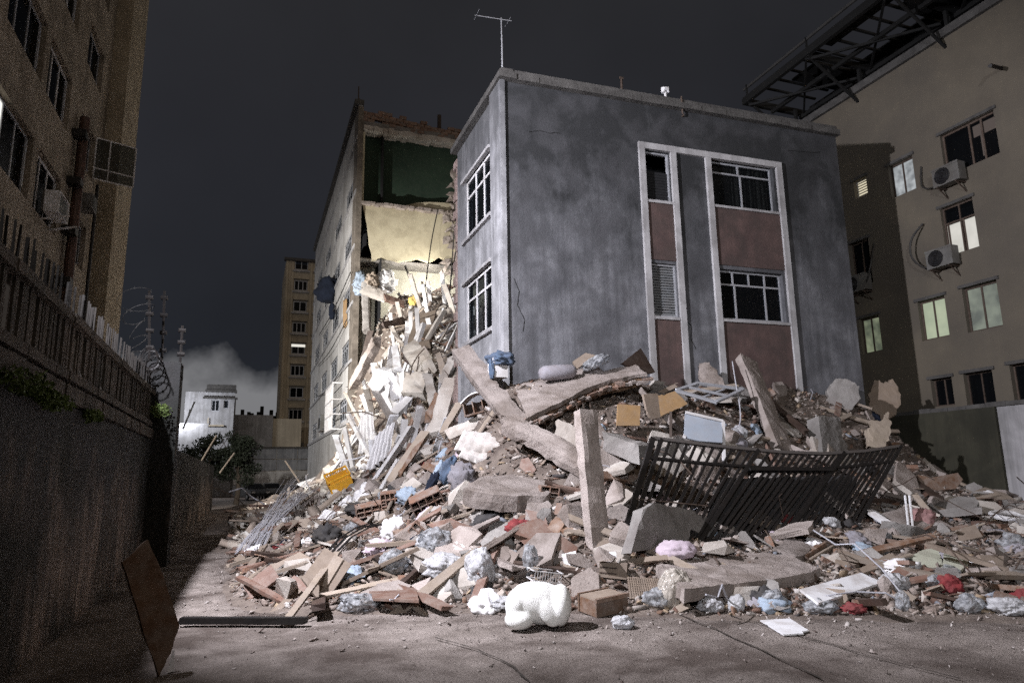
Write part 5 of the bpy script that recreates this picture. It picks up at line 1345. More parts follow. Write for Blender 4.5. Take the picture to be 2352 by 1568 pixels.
panel('laminate_sheet', 'small white panel lying flat alone on the ground', 'panel', M_WHITE, [(1746,1423),(1814,1419),(1857,1446),(1842,1449),(1846,1453),(1800,1456)], PZ(1800,1440,.02), (0,0,1), .015)
for k, (nm, lab, mat, px, n) in enumerate((
  ('board','light brown board corner beside the long brown timber', M_PART, [(1918,1286),(1926,1259),(1993,1282),(1976,1292),(1943,1303)], UPC),
  ('board','long light brown board above the white panel', M_PART, [(1949,1317),(2043,1269),(2080,1285),(1960,1322)], UPC),
  ('board','pinkish brown board below the pale green plates', M_REDW, [(2080,1286),(2144,1307),(2080,1334),(2040,1318)], UPC),
  ('plate_of_render','pale green render plate, the cracked one', surf('pale_green_render',(.44,.45,.36),(.36,.37,.29),2,bump=.1,dust=.3), [(2090,1275),(2120,1262),(2154,1255),(2168,1304),(2119,1290)], UPC),
  ('plate_of_render','pale green render plate with a rounded end', MATS['pale_green_render'], [(2167,1267),(2222,1279),(2224,1295),(2205,1310),(2183,1324),(2164,1314)], UPC),
  ('board','orange-tan board standing near the picture border', M_PART, [(2248,1273),(2306,1276),(2303,1309),(2264,1301)], FC),
  ('board','grey plate at the picture border below the dark timbers', M_CONCG, [(2320,1300),(2352,1292),(2352,1345),(2338,1342)], FC),
  ('board','white board sloping down past the end of the black gate', M_WHITE, [(1994,1176),(2010,1174),(2080,1218),(2062,1224)], (-.3,-.5,.8)),
  ('sheet','pale sheet lying on rubble behind the two white rods', M_WPAINT, [(2020,1164),(2070,1153),(2132,1163),(2110,1174),(2050,1174)], FLAT),
  ('board','dark brown curved plywood against the far boundary wall', M_WOOD, [(2108,1090),(2140,1096),(2200,1085),(2212,1100),(2195,1122),(2120,1128)], FC),
  ('board','tan carpet covered slope of board by the far boundary wall', M_WOODL, [(2236,1128),(2262,1118),(2310,1132),(2350,1158),(2300,1152),(2240,1146)], UPC),
  ('board','brick-red plank among dark debris near the picture border', M_REDW, [(2230,1196),(2290,1195),(2292,1208),(2232,1210)], UPC),
  )):
    panel(nm, lab, 'board' if nm != 'plate_of_render' else 'plate', mat, px, (sum(p[0] for p in px)/len(px), max(p[1] for p in px)-2), n, .05, .008, 2, lift=.06, seed=k)
for k, (x, lab) in enumerate(((2088,'thin white rod standing in the rubble, first of a close pair'),(2098,'thin white rod standing in the rubble, second of a close pair'))):
    a = S(x, 1220); mb = MB(); mb.tube([a, a + Vector((.03,.02,.62))], .02); rebase(thing('white_rod', mb, M_WHITE, lab, 'rod'))
p = S(2328, 1200); mb = MB(); mb.tube([p + Vector((.42*math.cos(t*.2618), .3*math.sin(t*.2618), .12+.06*math.sin(t*.26))) for t in range(25)], .05, 8)
rebase(thing('hose_ring', mb, M_WPAINT, 'pale ring of hose lying on dark debris at the picture border', 'hose'))

# --- black barred gate
gb_ = S(1432, 1248); gn = Vector((.10,-.90,.42)).normalized()
gate = empty('barred_gate', gb_, 'large black barred steel gate bent and leaning on the rubble', 'gate')
def gp(x, y): return on_plane(x, y, gb_, gn)
def toppx(t):   # the bent top rail
    P_ = [(1499,1006),(1640,1024),(1790,1038),(1893,1042),(1985,1036),(2069,1024)]
    f = t*(len(P_)-1); i = min(int(f), len(P_)-2); u = f-i
    return (P_[i][0]*(1-u)+P_[i+1][0]*u, P_[i][1]*(1-u)+P_[i+1][1]*u)
def botpx(t):
    return (1424 + (1955-1424)*t, 1262 + (1226-1262)*t)
def gpt(t, s): a, b_ = toppx(t), botpx(t); bow = 0.22*math.sin(math.pi*t); return gp(a[0]+(b_[0]-a[0])*s, a[1]+(b_[1]-a[1])*s) + gn*(-bow*(1-s)*.0)
for (s, wd) in ((0.0,.055),(.175,.045),(.97,.05)):
    mb = MB()
    for j in range(20): mb.bar(gpt(j/20, s), gpt((j+1)/20, s), wd, .05, up=gn)
    mb.build('rail', surf('gate_top_rail',(.12,.11,.105),(.08,.07,.068),5,rough=.5,bump=.05,dust=.2) if s == 0 else M_BLACK, gate)
mb = MB(); mb.bar(gpt(.345,.21), gpt(.70,.21), .05, .11, up=gn); mb.build('lock_rail', M_BLACK, gate)
mb = MB(); mb.bar(gpt(.0,.55)+gn*.03, gpt(.28,.60)+gn*.03, .014, .014, up=gn); mb.build('tie_rod', M_RUST, gate)
for t, wd in ((0.0,.085),(.028,.06),(.335,.07),(.70,.07),(1.0,.06)):
    mb = MB(); mb.bar(gpt(t,0), gpt(t,1.03), wd, .06, up=gn); mb.build('post', M_BLACK, gate)
for j in range(1, 34):
    t = .028 + .972*j/34; rg = random.Random(j)
    if any(abs(t-q_) < .012 for q_ in (.335,.70)): continue
    mb = MB(); mb.bar(gpt(t,0.01), gpt(t+rg.uniform(-.006,.006),1.0), .042, .035, up=gn); mb.build('bar', M_BLACK, gate)

drape('shade_sheet', 'crumpled dark sheet added as shade behind the lower bars of the gate', 'shade_sheet', M_DKC, [(1655,1098),(1972,1092),(1930,1212),(1605,1228)], gb_ + Vector((.1,.34,0)), gn, 5, .07, 50, 24, seed=9)  # dark sheet added where only shade lies behind the bars
# --- standing column and the leaning beams in front of the grey block
a = S(1374, 1252) - Vector((0,0,.1)); b_ = PY(1344, 941, a.y + .25)
mb = MB(); mb.bar(a, b_, .34, .17, up=(.22,-.97,0), n=9, jit=.014, seed=3); roughen(rebase(thing('concrete_pile', mb, M_CONC, 'upright broken concrete column standing beside the black gate', 'column')), 3, .02, 4)
for dx in (-8, 4, 10):
    pass
mb = MB(); 
for j in range(3):
    mb.tube([b_ + Vector((-.1+.1*j,0,-.1)), b_ + Vector((-.14+.12*j,.02,.12)), b_ + Vector((-.22+.12*j,-.02,.16))], .012, 5)
rebase(thing('rebar', mb, M_RUST, 'bent reinforcing bars on top of the upright column', 'rebar'))
a = S(1800, 1040); b_ = PY(1712, 824, 13.1)
mb = MB(); mb.bar(a, b_, .62, .2, up=(.35,-.9,.3), n=8, jit=.03, seed=6); roughen(rebase(thing('concrete_girder', mb, M_CONC, 'broad concrete beam leaning steeply above the black gate', 'beam')), 3, .035, 3)
cable('cable', [PY(1682,830,12.6), PY(1690,880,12.3), PY(1700,940,12.0), PY(1698,975,11.8), PY(1680,985,11.8)], .012, M_WIRE, 'thin pale cable hanging beside the steep broad beam')
# big tilted roof slab with hollow bricks
rp = [(1179,884),(1215,874),(1248,864),(1290,849),(1377,841),(1386,852),(1458,834),(1486,856),(1404,870),(1350,890),(1298,917),(1250,940),(1206,962),(1195,920)]
pr = PY(1300, 905, 12.2); nS = Vector((-.22,-.36,.9)).normalized()
rt = empty('roof_fragment', pr, 'big tilted slab with torn brick underside below the grey block', 'slab')
pts = [on_plane(x,y,pr,nS) for x,y in rp]
mb = MB(); mb.prism(pts, .1, nrm=-nS, jit=.03, sub=3, seed=5); roughen(mb.build('slab_top', M_CONC, rt), 3, .02, 2.5)
cen = sum(pts, Vector((0,0,0)))/len(pts)
mb = MB(); mb.prism([p.lerp(cen,.07) - nS*.102 for p in pts], .17, nrm=-nS, jit=.05, sub=3, seed=6); mb.build('brick_core', surf('torn_brick_core',(.24,.155,.10),(.13,.085,.055),7,bump=.6,bscale=22), rt)
rg = random.Random(14)
for j in range(30):   # bricks showing along the torn lower edge
    t = j/30; i0 = 7 + t*5.9; i = int(i0); u = i0-i
    p = pts[i].lerp(pts[min(i+1,13)], u) - nS*(.13+rg.uniform(0,.07)) + Vector((rg.uniform(-.03,.03), rg.uniform(-.04,.02), 0))
    dr = (pts[min(i+1,13)]-pts[i]).normalized(); L_ = rg.uniform(.06,.12)
    mb = MB(); mb.bar(p-dr*L_, p+dr*L_, .12, rg.uniform(.04,.09), up=nS, n=1, jit=.012, seed=j); mb.build('brick', M_BRICK if rg.random()<.5 else M_CONC, rt)
pc = on_plane(1470,850,pr,nS) - nS*.1
for j in range(4):
    mb = MB(); c0 = pc + cR*(.05*j-.02)
    mb.bar(c0, c0 + Vector((0,.12,.0)) , .036, .07); mb.build('brick_hole', M_DARKW, rt)
beam('concrete_girder', 'long pale concrete beam sloping down from the side wall of the grey block', 'beam', M_CONC, (1058,806,14.5), (1196,985,11.9), .42, .24, up=(-.35,-.5,.8), n=10, jit=.02, seed=2)
beam('concrete_girder', 'concrete beam lying lower, continuing towards the upright column', 'beam', M_CONC, (1160,968,11.75), (1345,1070,10.6), .40, .26, up=(-.15,-.5,.85), n=8, jit=.025, seed=4)
beam('concrete_girder', 'short concrete beam tilted beside the shelf unit', 'beam', M_PLAST, (1030,1000,14.2), (1140,948,13.8), .34, .24, n=5, jit=.03, seed=8)
beam('concrete_girder', 'stubby dark concrete beam between the upright column and the black gate', 'beam', M_CONCG, (1395,1012,10.9), (1490,1046,10.2), .5, .34, n=5, jit=.03, seed=9)
panel('concrete_raft', 'broken slab with a grooved top below the folded mattress', 'slab', M_CONC, [(1062,1120),(1082,1104),(1108,1092),(1200,1084),(1292,1090),(1275,1112),(1258,1136),(1190,1138),(1130,1134)], (1180,1160), (-.05,-.28,1), .28, .03, 4, lift=.30)
panel('masonry_fragment', 'pale triangular wall fragment behind the upright column', 'wall piece', M_PLAST, [(1262,1005),(1282,958),(1330,985),(1340,1040),(1300,1045)], PY(1300,1040,11.0), (-.35,-.8,.4), .12, .05, 4)
panel('masonry_fragment', 'narrow concrete flake standing against the red panel of the grey block', 'wall piece', M_CONC, [(1606,842),(1612,832),(1630,831),(1648,850),(1668,890),(1612,884)], PY(1635,885,13.2), FC, .1, .05, 4)
panel('masonry_fragment', 'large rounded grey wall fragment beside the corner of the grey block', 'wall piece', M_CONCG, [(1899,905),(1905,880),(1930,868),(1955,872),(1976,885),(1972,920),(1950,945),(1915,948),(1902,930)], PY(1935,945,13.2), (-.5,-.8,.25), .14, .05, 4)
panel('masonry_fragment', 'brown rounded wall fragment beyond the grey one, near the far wall', 'wall piece', surf('brown_render_piece',(.30,.235,.18),(.22,.17,.13),2,bump=.2,dust=.3), [(1992,905),(2008,872),(2030,880),(2052,868),(2070,905),(2060,952),(2034,972),(2000,955)], PY(2035,955,13.7), (-.5,-.8,.25), .14, .05, 4)
panel('masonry_fragment', 'tan wall fragment standing directly behind the gate end', 'wall piece', surf('tan_render_piece',(.36,.30,.235),(.28,.23,.18),2,bump=.2,dust=.3), [(1990,985),(2004,962),(2022,966),(2040,944),(2052,972),(2046,1012),(2018,1030),(1992,1026)], PY(2020,1022,12.0), (-.4,-.85,.25), .14, .05, 4)
panel('masonry_fragment', 'square brown block face standing behind the middle of the gate', 'wall piece', M_CONCG, [(1880,955),(1932,958),(1942,1038),(1890,1038)], PY(1910,1036,11.8), (.2,-.9,.2), .3, .02, 3)
# upper objects on the ridge
panel('board', 'dark brown door corner sticking up above the tilted slab', 'door', M_DARKW, [(1428,834),(1472,799),(1505,854),(1482,860)], PY(1470,855,12.9), (.2,-.9,.3), .05)
mb = MB(); a, b_ = PY(1240,858,12.9), PY(1320,852,12.9); mb.tube([a, a.lerp(b_,.1), a.lerp(b_,.5), a.lerp(b_,.9), b_], [.09,.15,.16,.15,.1], 12)
rebase(thing('bolster', mb, M_GREYC, 'dark grey bolster roll lying against the foot of the grey block', 'bolster', smooth=True))
panel('carton', 'open tan carton flap on the ridge above the tilted slab', 'carton', M_PART, [(1315,830),(1345,810),(1370,816),(1326,846)], PY(1340,840,12.9), FC, .06)
lump('plastic_bag', 'clear wrapped parcel beside the tan carton on the ridge', 'plastic bag', M_CLEAR, 1370, 828, 66, 30, 51, .3, 1.8, .3, B=PY(1370,842,12.8), rot=(0,-.4,0))
mb = MB(); p = PY(1145, 862, 13.2); mb.box(p.x-.16,p.x+.16,p.y-.12,p.y+.2,p.z-.05,p.z+.36); rebase(thing('pedestal', mb, M_WPAINT, 'white block under the blue cloth at the corner of the grey block', 'block'))
lump('cloth', 'bright blue cloth thrown over the white block near the side wall', 'cloth', M_BLUE, 1152, 822, 62, 34, 52, .35, 1.8, .3, B=PY(1152,838,13.15))
lump('cloth', 'blue cloth end hanging beside the white block', 'cloth', M_BLUE, 1130, 850, 14, 48, 53, .3, 1.6, .3, B=PY(1130,868,13.1))
panel('veneer_board', 'bright orange veneer cabinet panel under the tilted slab', 'panel', M_ORNG, [(1419,928),(1471,931),(1469,977),(1417,977)], PY(1444,976,11.6), (-.1,-.95,.2), .04, .006, 3)
panel('veneer_board', 'torn orange veneer panel further along, with a ragged top', 'panel', M_ORNG, [(1506,905),(1525,908),(1550,898),(1580,927),(1541,946),(1505,961)], PY(1530,955,11.7), (-.1,-.9,.35), .04, .014, 4)
panel('plank', 'broad grey-brown plank between the two orange panels', 'plank', M_PART, [(1478,905),(1510,903),(1527,955),(1500,962),(1488,950)], PY(1500,960,11.65), (.2,-.9,.3), .05, .008, 2)
# bent aluminium window frame
wf = [(1553,896),(1603,880),(1708,893),(1644,923)]
pr = PY(1630, 905, 12.2); nA = Vector((-.1,-.55,.83)).normalized(); c = [on_plane(x,y,pr,nA) for x,y in wf]
rt = empty('casement', pr, 'bent aluminium window frame lying on the ridge beside the broad beam', 'window frame')
for i in range(4):
    mb = MB(); mb.bar(c[i], c[(i+1)%4], .07, .05, up=nA, n=3, jit=.01, seed=i); mb.build('bar', M_ALU, rt)
mb = MB(); mb.bar(c[0].lerp(c[1],.5), c[3].lerp(c[2],.45), .05, .04, up=nA); mb.build('bar', M_ALU, rt)
mb = MB(); mb.bar(c[0].lerp(c[3],.5)-nA*.1, c[1].lerp(c[2],.6)-nA*.06, .04, .03, up=nA); mb.build('bar', M_ALU, rt)
# blue-grey shutter
sp = [(1574,948),(1660,968),(1659,1016),(1604,1012),(1571,1004)]
pr = PY(1620, 1010, 11.2); nB = Vector((-.15,-.85,.5)).normalized(); c = [on_plane(x,y,pr,nB) for x,y in sp]
rt = empty('shutter', pr, 'blue-grey framed shutter panel standing behind the gate', 'shutter')
mb = MB(); mb.prism(c, .03, nrm=-nB); mb.build('panel', surf('blue_grey_panel',(.36,.40,.46),(.30,.34,.40),3,rough=.6,bump=.05,dust=.25), rt)
for (i, j) in ((0,1),(1,2),(4,0)):
    mb = MB(); mb.bar(c[i]+nB*.012, c[j]+nB*.012-(Vector((0,0,.35)) if (i,j) != (0,1) else Vector((0,0,0))), .06, .04, up=nB); mb.build('stile', M_WPAINT, rt)
mb = MB(); mb.bar(PY(1541,905+40,11.5), PY(1541,1003,11.4), .05, .04); rebase(thing('post', mb, M_RUST, 'thin rusty post beside the blue-grey shutter', 'post'))
# shelf unit with white top
pr = PY(1100, 945, 13.6); rt = empty('shelf_unit', pr, 'small brown shelf unit with a white curved top under the long sloping beam', 'shelf')
k = mpp(pr); q_ = Matrix.Rotation(-YAW-.2, 3, 'Z') @ Euler((0,-.22,0)).to_matrix()
def put(nm, mb, m_): mb.v = [tuple(pr + q_ @ Vector(v)) for v in mb.v]; return mb.build(nm, m_, rt)
for j in range(4): put('divider', MB().box(-.3+j*.2-.012, -.3+j*.2+.012, 0, .3, 0, .24), M_WOOD)
put('base', MB().box(-.32,.32,0,.3,-.03,-.001), M_WOOD); put('back', MB().box(-.31,.31,.3,.32,0,.24), M_DARKW)
vs, fs = [], []
for j in range(11):
    t = j/10; x = -.34+.68*t; z = .245+.14*math.sin(math.pi*t)
    vs += [(x,-.03,z),(x,.33,z),(x,-.03,z+.025),(x,.33,z+.025)]
    if j:
        a = 4*j-4; fs += [(a,a+4,a+5,a+1),(a+2,a+3,a+7,a+6),(a,a+2,a+6,a+4),(a+1,a+5,a+7,a+3)]
put('curved_top', MB().add(vs, fs), M_WHITE)
# folded mattresses
def mattress(name, label, px4, base, n, thick, bend, mat, seed):
    B = base; n = Vector(n).normalized(); c = [on_plane(x,y,B,n) for x,y in px4]
    nu, nv = 22, 14; vs = []; fs = []
    for side in (0, 1):
        for j in range(nv+1):
            for i in range(nu+1):
                u, v = i/nu, j/nv
                p = c[0].lerp(c[1],u).lerp(c[3].lerp(c[2],u),v)
                e_ = min(u,1-u,v,1-v); rnd_ = thick*.5*(1-min(1,e_/.07))**2
                sag = -bend*math.sin(math.pi*u) + .03*noise.noise(Vector((u*4,v*3,seed)))
                p = p + Vector((0,0,sag)) + n*((-rnd_ if side == 0 else -thick+rnd_))
                p += n*.012*math.sin(u*30)*(.5 if side == 0 else 0)
                vs.append(p)
    k = nu+1; off = (nu+1)*(nv+1)
    for j in range(nv):
        for i in range(nu):
            a = j*k+i; fs.append((a,a+1,a+k+1,a+k)); b = off+a; fs.append((b,b+k,b+k+1,b+1))
    ring = [i for i in range(nu+1)] + [j*k+nu for j in range(1,nv+1)] + [nv*k+i for i in range(nu-1,-1,-1)] + [j*k for j in range(nv-1,0,-1)]
    for a, b in zip(ring, ring[1:]+ring[:1]): fs.append((a, b, off+b, off+a))
    return rebase(thing(name, MB().add(vs,fs), mat, label, 'mattress', smooth=True))
M_MATT = surf('mattress_ticking', (0.60,0.57,0.55), (0.48,0.45,0.43), 2.5, rough=.95, bump=.12, stain=(0.30,0.25,0.20), stain_amt=.5, dust=.4)
mattress('mattress', 'dusty folded mattress on the slope, the upper one', [(1062,982),(1180,985),(1158,1022),(1044,1018)], S(1110,1060) + Vector((0,0,.30)), (-.1,-.6,.8), .26, .05, M_MATT, 1)
mattress('mattress', 'white sagging mattress squashed below the upper one', [(1066,1018),(1185,1022),(1160,1044),(1054,1036)], S(1110,1068) + Vector((0,0,.16)), (-.1,-.7,.7), .24, .10, M_MATT, 2)
# hollow bricks
def hollow(x, y, L_, H_, D_, rot, label, nx=4, nz=2):
    p = S(x, y); rt_ = MB(); q_ = Euler(rot).to_matrix() @ Matrix.Rotation(-YAW,3,'Z'); t = .018
    for i in range(nx+1): rt_.box(-L_/2+i*L_/nx-t/2, -L_/2+i*L_/nx+t/2, 0, D_, 0, H_)
    for j in range(nz+1): rt_.box(-L_/2, L_/2, .001, D_-.001, j*H_/nz-t/2, j*H_/nz+t/2)
    rt_.box(-L_/2, L_/2, D_*.8, D_*.82, 0, H_)
    rt_.v = [tuple(p + Vector((0,0,.04)) + q_ @ Vector(v)) for v in rt_.v]
    return rebase(thing('hollow_brick', rt_, M_BRICK, label, 'brick'))
hollow(856,1188,.66,.22,.25,(0.3,-.3,.3),'long hollow clay brick panel below the pale blue cloth')
hollow(898,1166,.40,.28,.25,(0.2,-.2,.1),'dark hollow brick just beside the pale blue cloth')
hollow(989,1178,.55,.28,.25,(0.3,-.55,.1),'tilted hollow brick below the black cloth strip')
hollow(960,1245,.42,.18,.2,(0.4,.6,.2),'broken hollow brick beside the white sheet heap', 3)
hollow(1262,1150,.3,.18,.2,(0.1,.1,.2),'hollow brick showing under the grooved slab end', 2)
# yellow crate with open lattice
p = S(783, 1138); k = mpp(p)
p = p + Vector((0,0,.12)); rt = empty('plastic_crate', p, 'yellow plastic crate tipped over on the pale rubble spill', 'crate')
q_ = (Matrix.Rotation(-YAW+.35,3,'Z') @ Euler((.55,-.42,0)).to_matrix()); cw, cd, ch = .72, .5, .52
def put(nm, mb): mb.v = [tuple(p + Vector((0,0,.16)) + q_ @ Vector(v)) for v in mb.v]; return mb.build(nm, M_YEL, rt)
put('bottom', MB().box(-cw/2,cw/2,-cd/2,cd/2,0,.02))
for s in (-1,1):
    put('rim', MB().box(-cw/2-.02,cw/2+.02,s*cd/2-.02,s*cd/2+.02,ch-.05,ch)); put('rim', MB().box(s*cw/2-.02,s*cw/2+.02,-cd/2+.02,cd/2-.02,ch-.05,ch))
    put('side', MB().box(-cw/2,cw/2,s*cd/2-.012,s*cd/2+.012,.02,ch*.72))
    put('side', MB().box(s*cw/2-.012,s*cw/2+.012,-cd/2+.02,cd/2-.02,.02,ch*.5))
    for j in range(9): put('slat', MB().box(-cw/2+.03+j*.066,-cw/2+.058+j*.066,s*cd/2-.01,s*cd/2+.01,ch*.72,ch-.05))
    for j in range(6): put('slat', MB().box(s*cw/2-.01,s*cw/2+.01,-cd/2+.05+j*.06,-cd/2+.08+j*.06,ch*.5,ch-.05))
panel('white_board', 'long white board on the rubble spill behind the yellow crate', 'board', M_WHITE, [(682,1110),(748,1086),(758,1096),(702,1118)], (715,1114), (0,-.3,1), .06, lift=.1)
# fan of pale wires
p0, pm, p1 = S(572, 1272, .05), S(618, 1212, .25), S(700, 1126, .5)
mb = MB(); rg = random.Random(6)
for j in range(56):
    u = rg.uniform(-1,1); v = rg.uniform(-1,1)
    a = p0 + _R*(u*.30) + Vector((0,v*.2,abs(v)*.1)); m_ = pm + _R*(u*.17+rg.uniform(-.05,.05)) + Vector((0,0,.1+v*.08)); b_ = p1 + _R*(u*.55+rg.uniform(-.2,.2)) + Vector((0,v*.9,.05+rg.uniform(-.15,.5)))
    mb.tube([a, a.lerp(m_,.5)+Vector((0,0,.05)), m_, m_.lerp(b_,.5)+Vector((0,0,.08)), b_], .0055, 3)
rebase(thing('wire_fan', mb, M_WIRE, 'fan of pale stripped wires spread over the rubble near the boundary wall', 'wires'))
# dark bars lying in a row
p0, p1 = S(748, 1282, .12), S(862, 1205, .25)
rt = empty('bar_grille', p0, 'row of thin black bars running up the slope from the cabinet door', 'grille')
for j in range(6):
    off = _R*(.05*j-.1) + Vector((0,.02*j,.02*(j%2)))
    mb = MB(); mb.tube([p0+off*.8, p0.lerp(p1,.35)+off+Vector((0,0,.12)), p0.lerp(p1,.7)+off*1.2+Vector((0,0,.10)), p1+off*1.6], .011, 5); mb.build('bar', M_BLACK, rt)

# --- torn gap between the blocks
GAPB = [ # p0, p1, width, height, material, label
 ((868,781,31),(812,884,34),.75,.5,M_CONC,'long grey beam sliding down beside the torn end pier'),
 ((943,803,27),(980,850,24.5),.95,.7,M_PLAST,'thick pale beam end jutting out in the middle of the gap'),
 ((980,727,33),(962,795,30),1.3,.5,M_PART,'brown slab piece standing below the lit room'),
 ((889,852,26.5),(855,903,27),.9,.35,M_WPAINT,'white beam forming one leg of an upturned V in the gap'),
 ((886,854,26.6),(909,905,25.5),.6,.35,M_WPAINT,'white beam forming the other leg of the upturned V'),
 ((962,855,24),(950,906,23.5),1.1,.5,M_PLAST,'broad pale block face below the thick beam end'),
 ((983,862,22),(1000,940,20.5),.42,.3,M_PLAST,'slim pale post standing below the grey block edge'),
 ((1044,822,19),(1018,882,19.5),.36,.3,M_PLAST,'pale splintered post leaning on the torn corner of the grey block'),
 ((1036,878,18.6),(997,1000,18),.55,.35,M_PLAST,'long white sloping beam below the torn corner of the grey block'),
 ((974,1000,17.5),(900,1102,17.5),.26,.2,M_WOODL,'long wooden beam running down the slope towards the lane'),
 ((966,1018,17.2),(912,1098,17.2),.14,.12,M_WOOD,'thinner wooden beam beside the long wooden beam'),
 ((1007,815,21),(1024,876,20),.25,.2,M_WOODL,'thin wooden post between the grey block edge and the slim post'),
 ((907,800,27),(915,852,25.5),.35,.3,M_WHITE,'white upright pipe piece in the middle of the gap'),
 ((908,950,23),(942,915,23),.35,.25,M_WPAINT,'white plank lying crosswise below the upturned V'),
 ((999,674,37.5),(1038,656,37.5),.5,.15,M_REDW,'brown plank sticking out across the brightly lit wall'),
 ((884,684,36.5),(926,698,36.5),.45,.25,M_REDW,'reddish plank on top of the gap rubble'),
 ((966,702,36),(1000,722,35.5),.9,.12,M_WHITE,'white sheet piece below the brightly lit wall'),
 ((836,664,37.5),(884,682,37),.9,.3,M_PLAST,'cream ledge piece at the foot of the torn room'),
 ((838,582+60,38.5),(842,760,37),.5,.4,M_CONCG,'grey broken post standing beside the torn end pier'),
 ((852,765,33),(838,820,33),.4,.3,M_DARKW,'dark timber post among rubble near the torn end pier'),
 ((930,735,33.5),(880,748,33),.5,.2,M_DARKW,'dark sagging joist across the upper gap rubble'),
 ((1000,740,34),(1030,700,35),.9,.15,M_PLAST,'pale plate leaning at the edge of the lit wall'),
 ((880,905,24),(900,960,23),.3,.2,M_WHITE,'white slat above the hanging curtains'),
 ((922,860,25),(930,930,24),.25,.2,M_WHITE,'long white pipe among the pale timbers'),
 ((935,865,25),(918,955,24),.2,.16,M_WHITE,'white strip leaning across the long white pipe'),
 ((895,870,26),(884,935,25),.2,.16,M_WHITE,'thin white strip under the upturned V'),
 ((1052,935,15.5),(1020,990,15.5),.2,.14,M_WOODL,'short wooden post beside the shelf unit'),
 ((960,930,21),(985,985,20),.4,.25,M_CONC,'dusty concrete bar half sunk in the gap slope'),
 ((1010,905,19.5),(985,960,19.5),.3,.2,M_WOOD,'brown timber behind the long white sloping beam'),
]
for k, (p0, p1, w_, h_, mat, lab) in enumerate(GAPB):
    w_ *= .78; h_ *= .8
    beam('broken_girder' if mat not in (M_WOOD, M_WOODL, M_DARKW, M_REDW) else 'timber', lab, 'beam', mat, p0, p1, w_, h_, up=(-.4,-.7,.4), n=4, jit=.05, seed=k)
drape('curtain', 'long white curtain hanging from the torn rooms, the upright one', 'curtain', M_CLOTHW, [(828,955),(856,945),(864,1030),(824,1045)], S(845,1046) + Vector((-.25,-.7,0)), (-.6,-.8,.1), 4, .12, seed=1)
drape('curtain', 'white curtain sheet spilling outwards over the lower gap rubble', 'curtain', M_CLOTHW, [(862,1002),(908,966),(892,1050),(842,1086)], S(868,1080) + Vector((-.25,-.6,.1)), (-.5,-.8,.35), 5, .12, seed=2)
drape('curtain', 'orange curtain in a window of the white torn facade', 'curtain', M_ORNG, [(788,690),(796,685),(797,745),(789,755)], PX(792,720,5.05), (-1,-.1,0), 2, .05, 12, 8, seed=3)
lump('cloth', 'dark navy bundle hanging out of a window of the white torn facade', 'cloth', M_NAVY, 752, 668, 54, 66, 61, .28, 1.5, .25, B=PX(752,692,4.7), subd=4)
lump('cloth', 'dark navy tail dangling below the hanging bundle', 'cloth', M_NAVY, 762, 718, 14, 44, 62, .25, 1.4, .2, B=PX(762,732,4.85))
lump('cloth', 'pale blue clothes on a rack in the torn room beside the pier', 'cloth', M_LBLUE, 826, 650, 30, 62, 63, .3, 1.8, .3, B=PY(826,676,38.6))
lump('cloth', 'tan clothes heap in the torn room', 'cloth', M_WOODL, 852, 648, 34, 50, 64, .35, 2, .35, B=PY(852,670,38.4))
lump('cloth', 'white bedding piled in the torn room', 'cloth', M_CLOTHW, 884, 650, 48, 58, 65, .35, 2, .35, B=PY(884,672,38.7))
lump('cloth', 'small yellow cloth lump on top of the rubble below the lit wall', 'cloth', surf('yellow_cloth',(.62,.48,.16),(.5,.38,.12),5,rough=.95,bump=.1), 950, 690, 24, 26, 66, .3, 2, .3, B=PY(950,702,36.5))
panel('board', 'rusty brown triangular sheet in the middle of the gap', 'board', M_REDW, [(925,802),(950,796),(958,820),(944,838),(930,826)], PY(942,825,26.5), FC, .1, .03, 2)
# hanging cables in the gap
for k, (pts, lab) in enumerate(((([1006,480,38.8],[990,560,38.6],[972,700,37]), 'thin cable hanging across the cream wall, the slanting one'), (([1044,520,37],[1038,600,37],[1030,720,36]), 'thin black cable hanging beside the lit wall'), (([1050,560,36],[1036,640,35.5],[1018,760,34]), 'black cable hanging down past the lit wall into the rubble'), (([930,610,39.2],[945,650,39.0],[952,668,38.8]), 'short black bar hanging below the cream wall'))):
    cable('cable', [PY(*p) for p in pts], .035 if k < 3 else .07, M_DKWIRE, lab)
for k in range(4):
    z = 8.6 - k*.35
    cable('cable', [Vector((5.0, 40+k, 13.5-k*2.6)), Vector((4.9, 48+k, 13.0-k*2.6)), Vector((5.0, 60, 13.6-k*2.6))], .03, M_DKWIRE, 'sagging cable along the white torn facade, number %s from the top' % ('one','two','three','four')[k])
# work lamp in the lit room
lp = PY(1008, 668, 38.6)
rt = empty('work_lamp', lp, 'bright work lamp standing in the torn lit room', 'lamp')
mb = MB(); mb.box(lp.x-.16, lp.x+.16, lp.y-.02, lp.y+.06, lp.z-.12, lp.z+.12); mb.build('housing', M_BLACK, rt)
mb = MB(); mb.box(lp.x-.14, lp.x+.14, lp.y+.061, lp.y+.075, lp.z-.10, lp.z+.10); mb.build('lens', emit('lamp_lens', (1.0,.93,.74), 30.0), rt)
mb = MB(); mb.tube([lp-Vector((0,0,.12)), lp-Vector((0,0,1.2))], .03); mb.build('stand', M_BLACK, rt)
ll = lamp('work_lamp_light', 'SPOT', lp + Vector((-.05,.2,.05)), 420, (1.0,.955,.84), lp + Vector((-1.2,2.0,.5)), .1, 170, .6)
lamp('work_lamp_light', 'POINT', lp + Vector((-.6,-.45,.55)), 250, (1.0,.965,.88), None, .15)
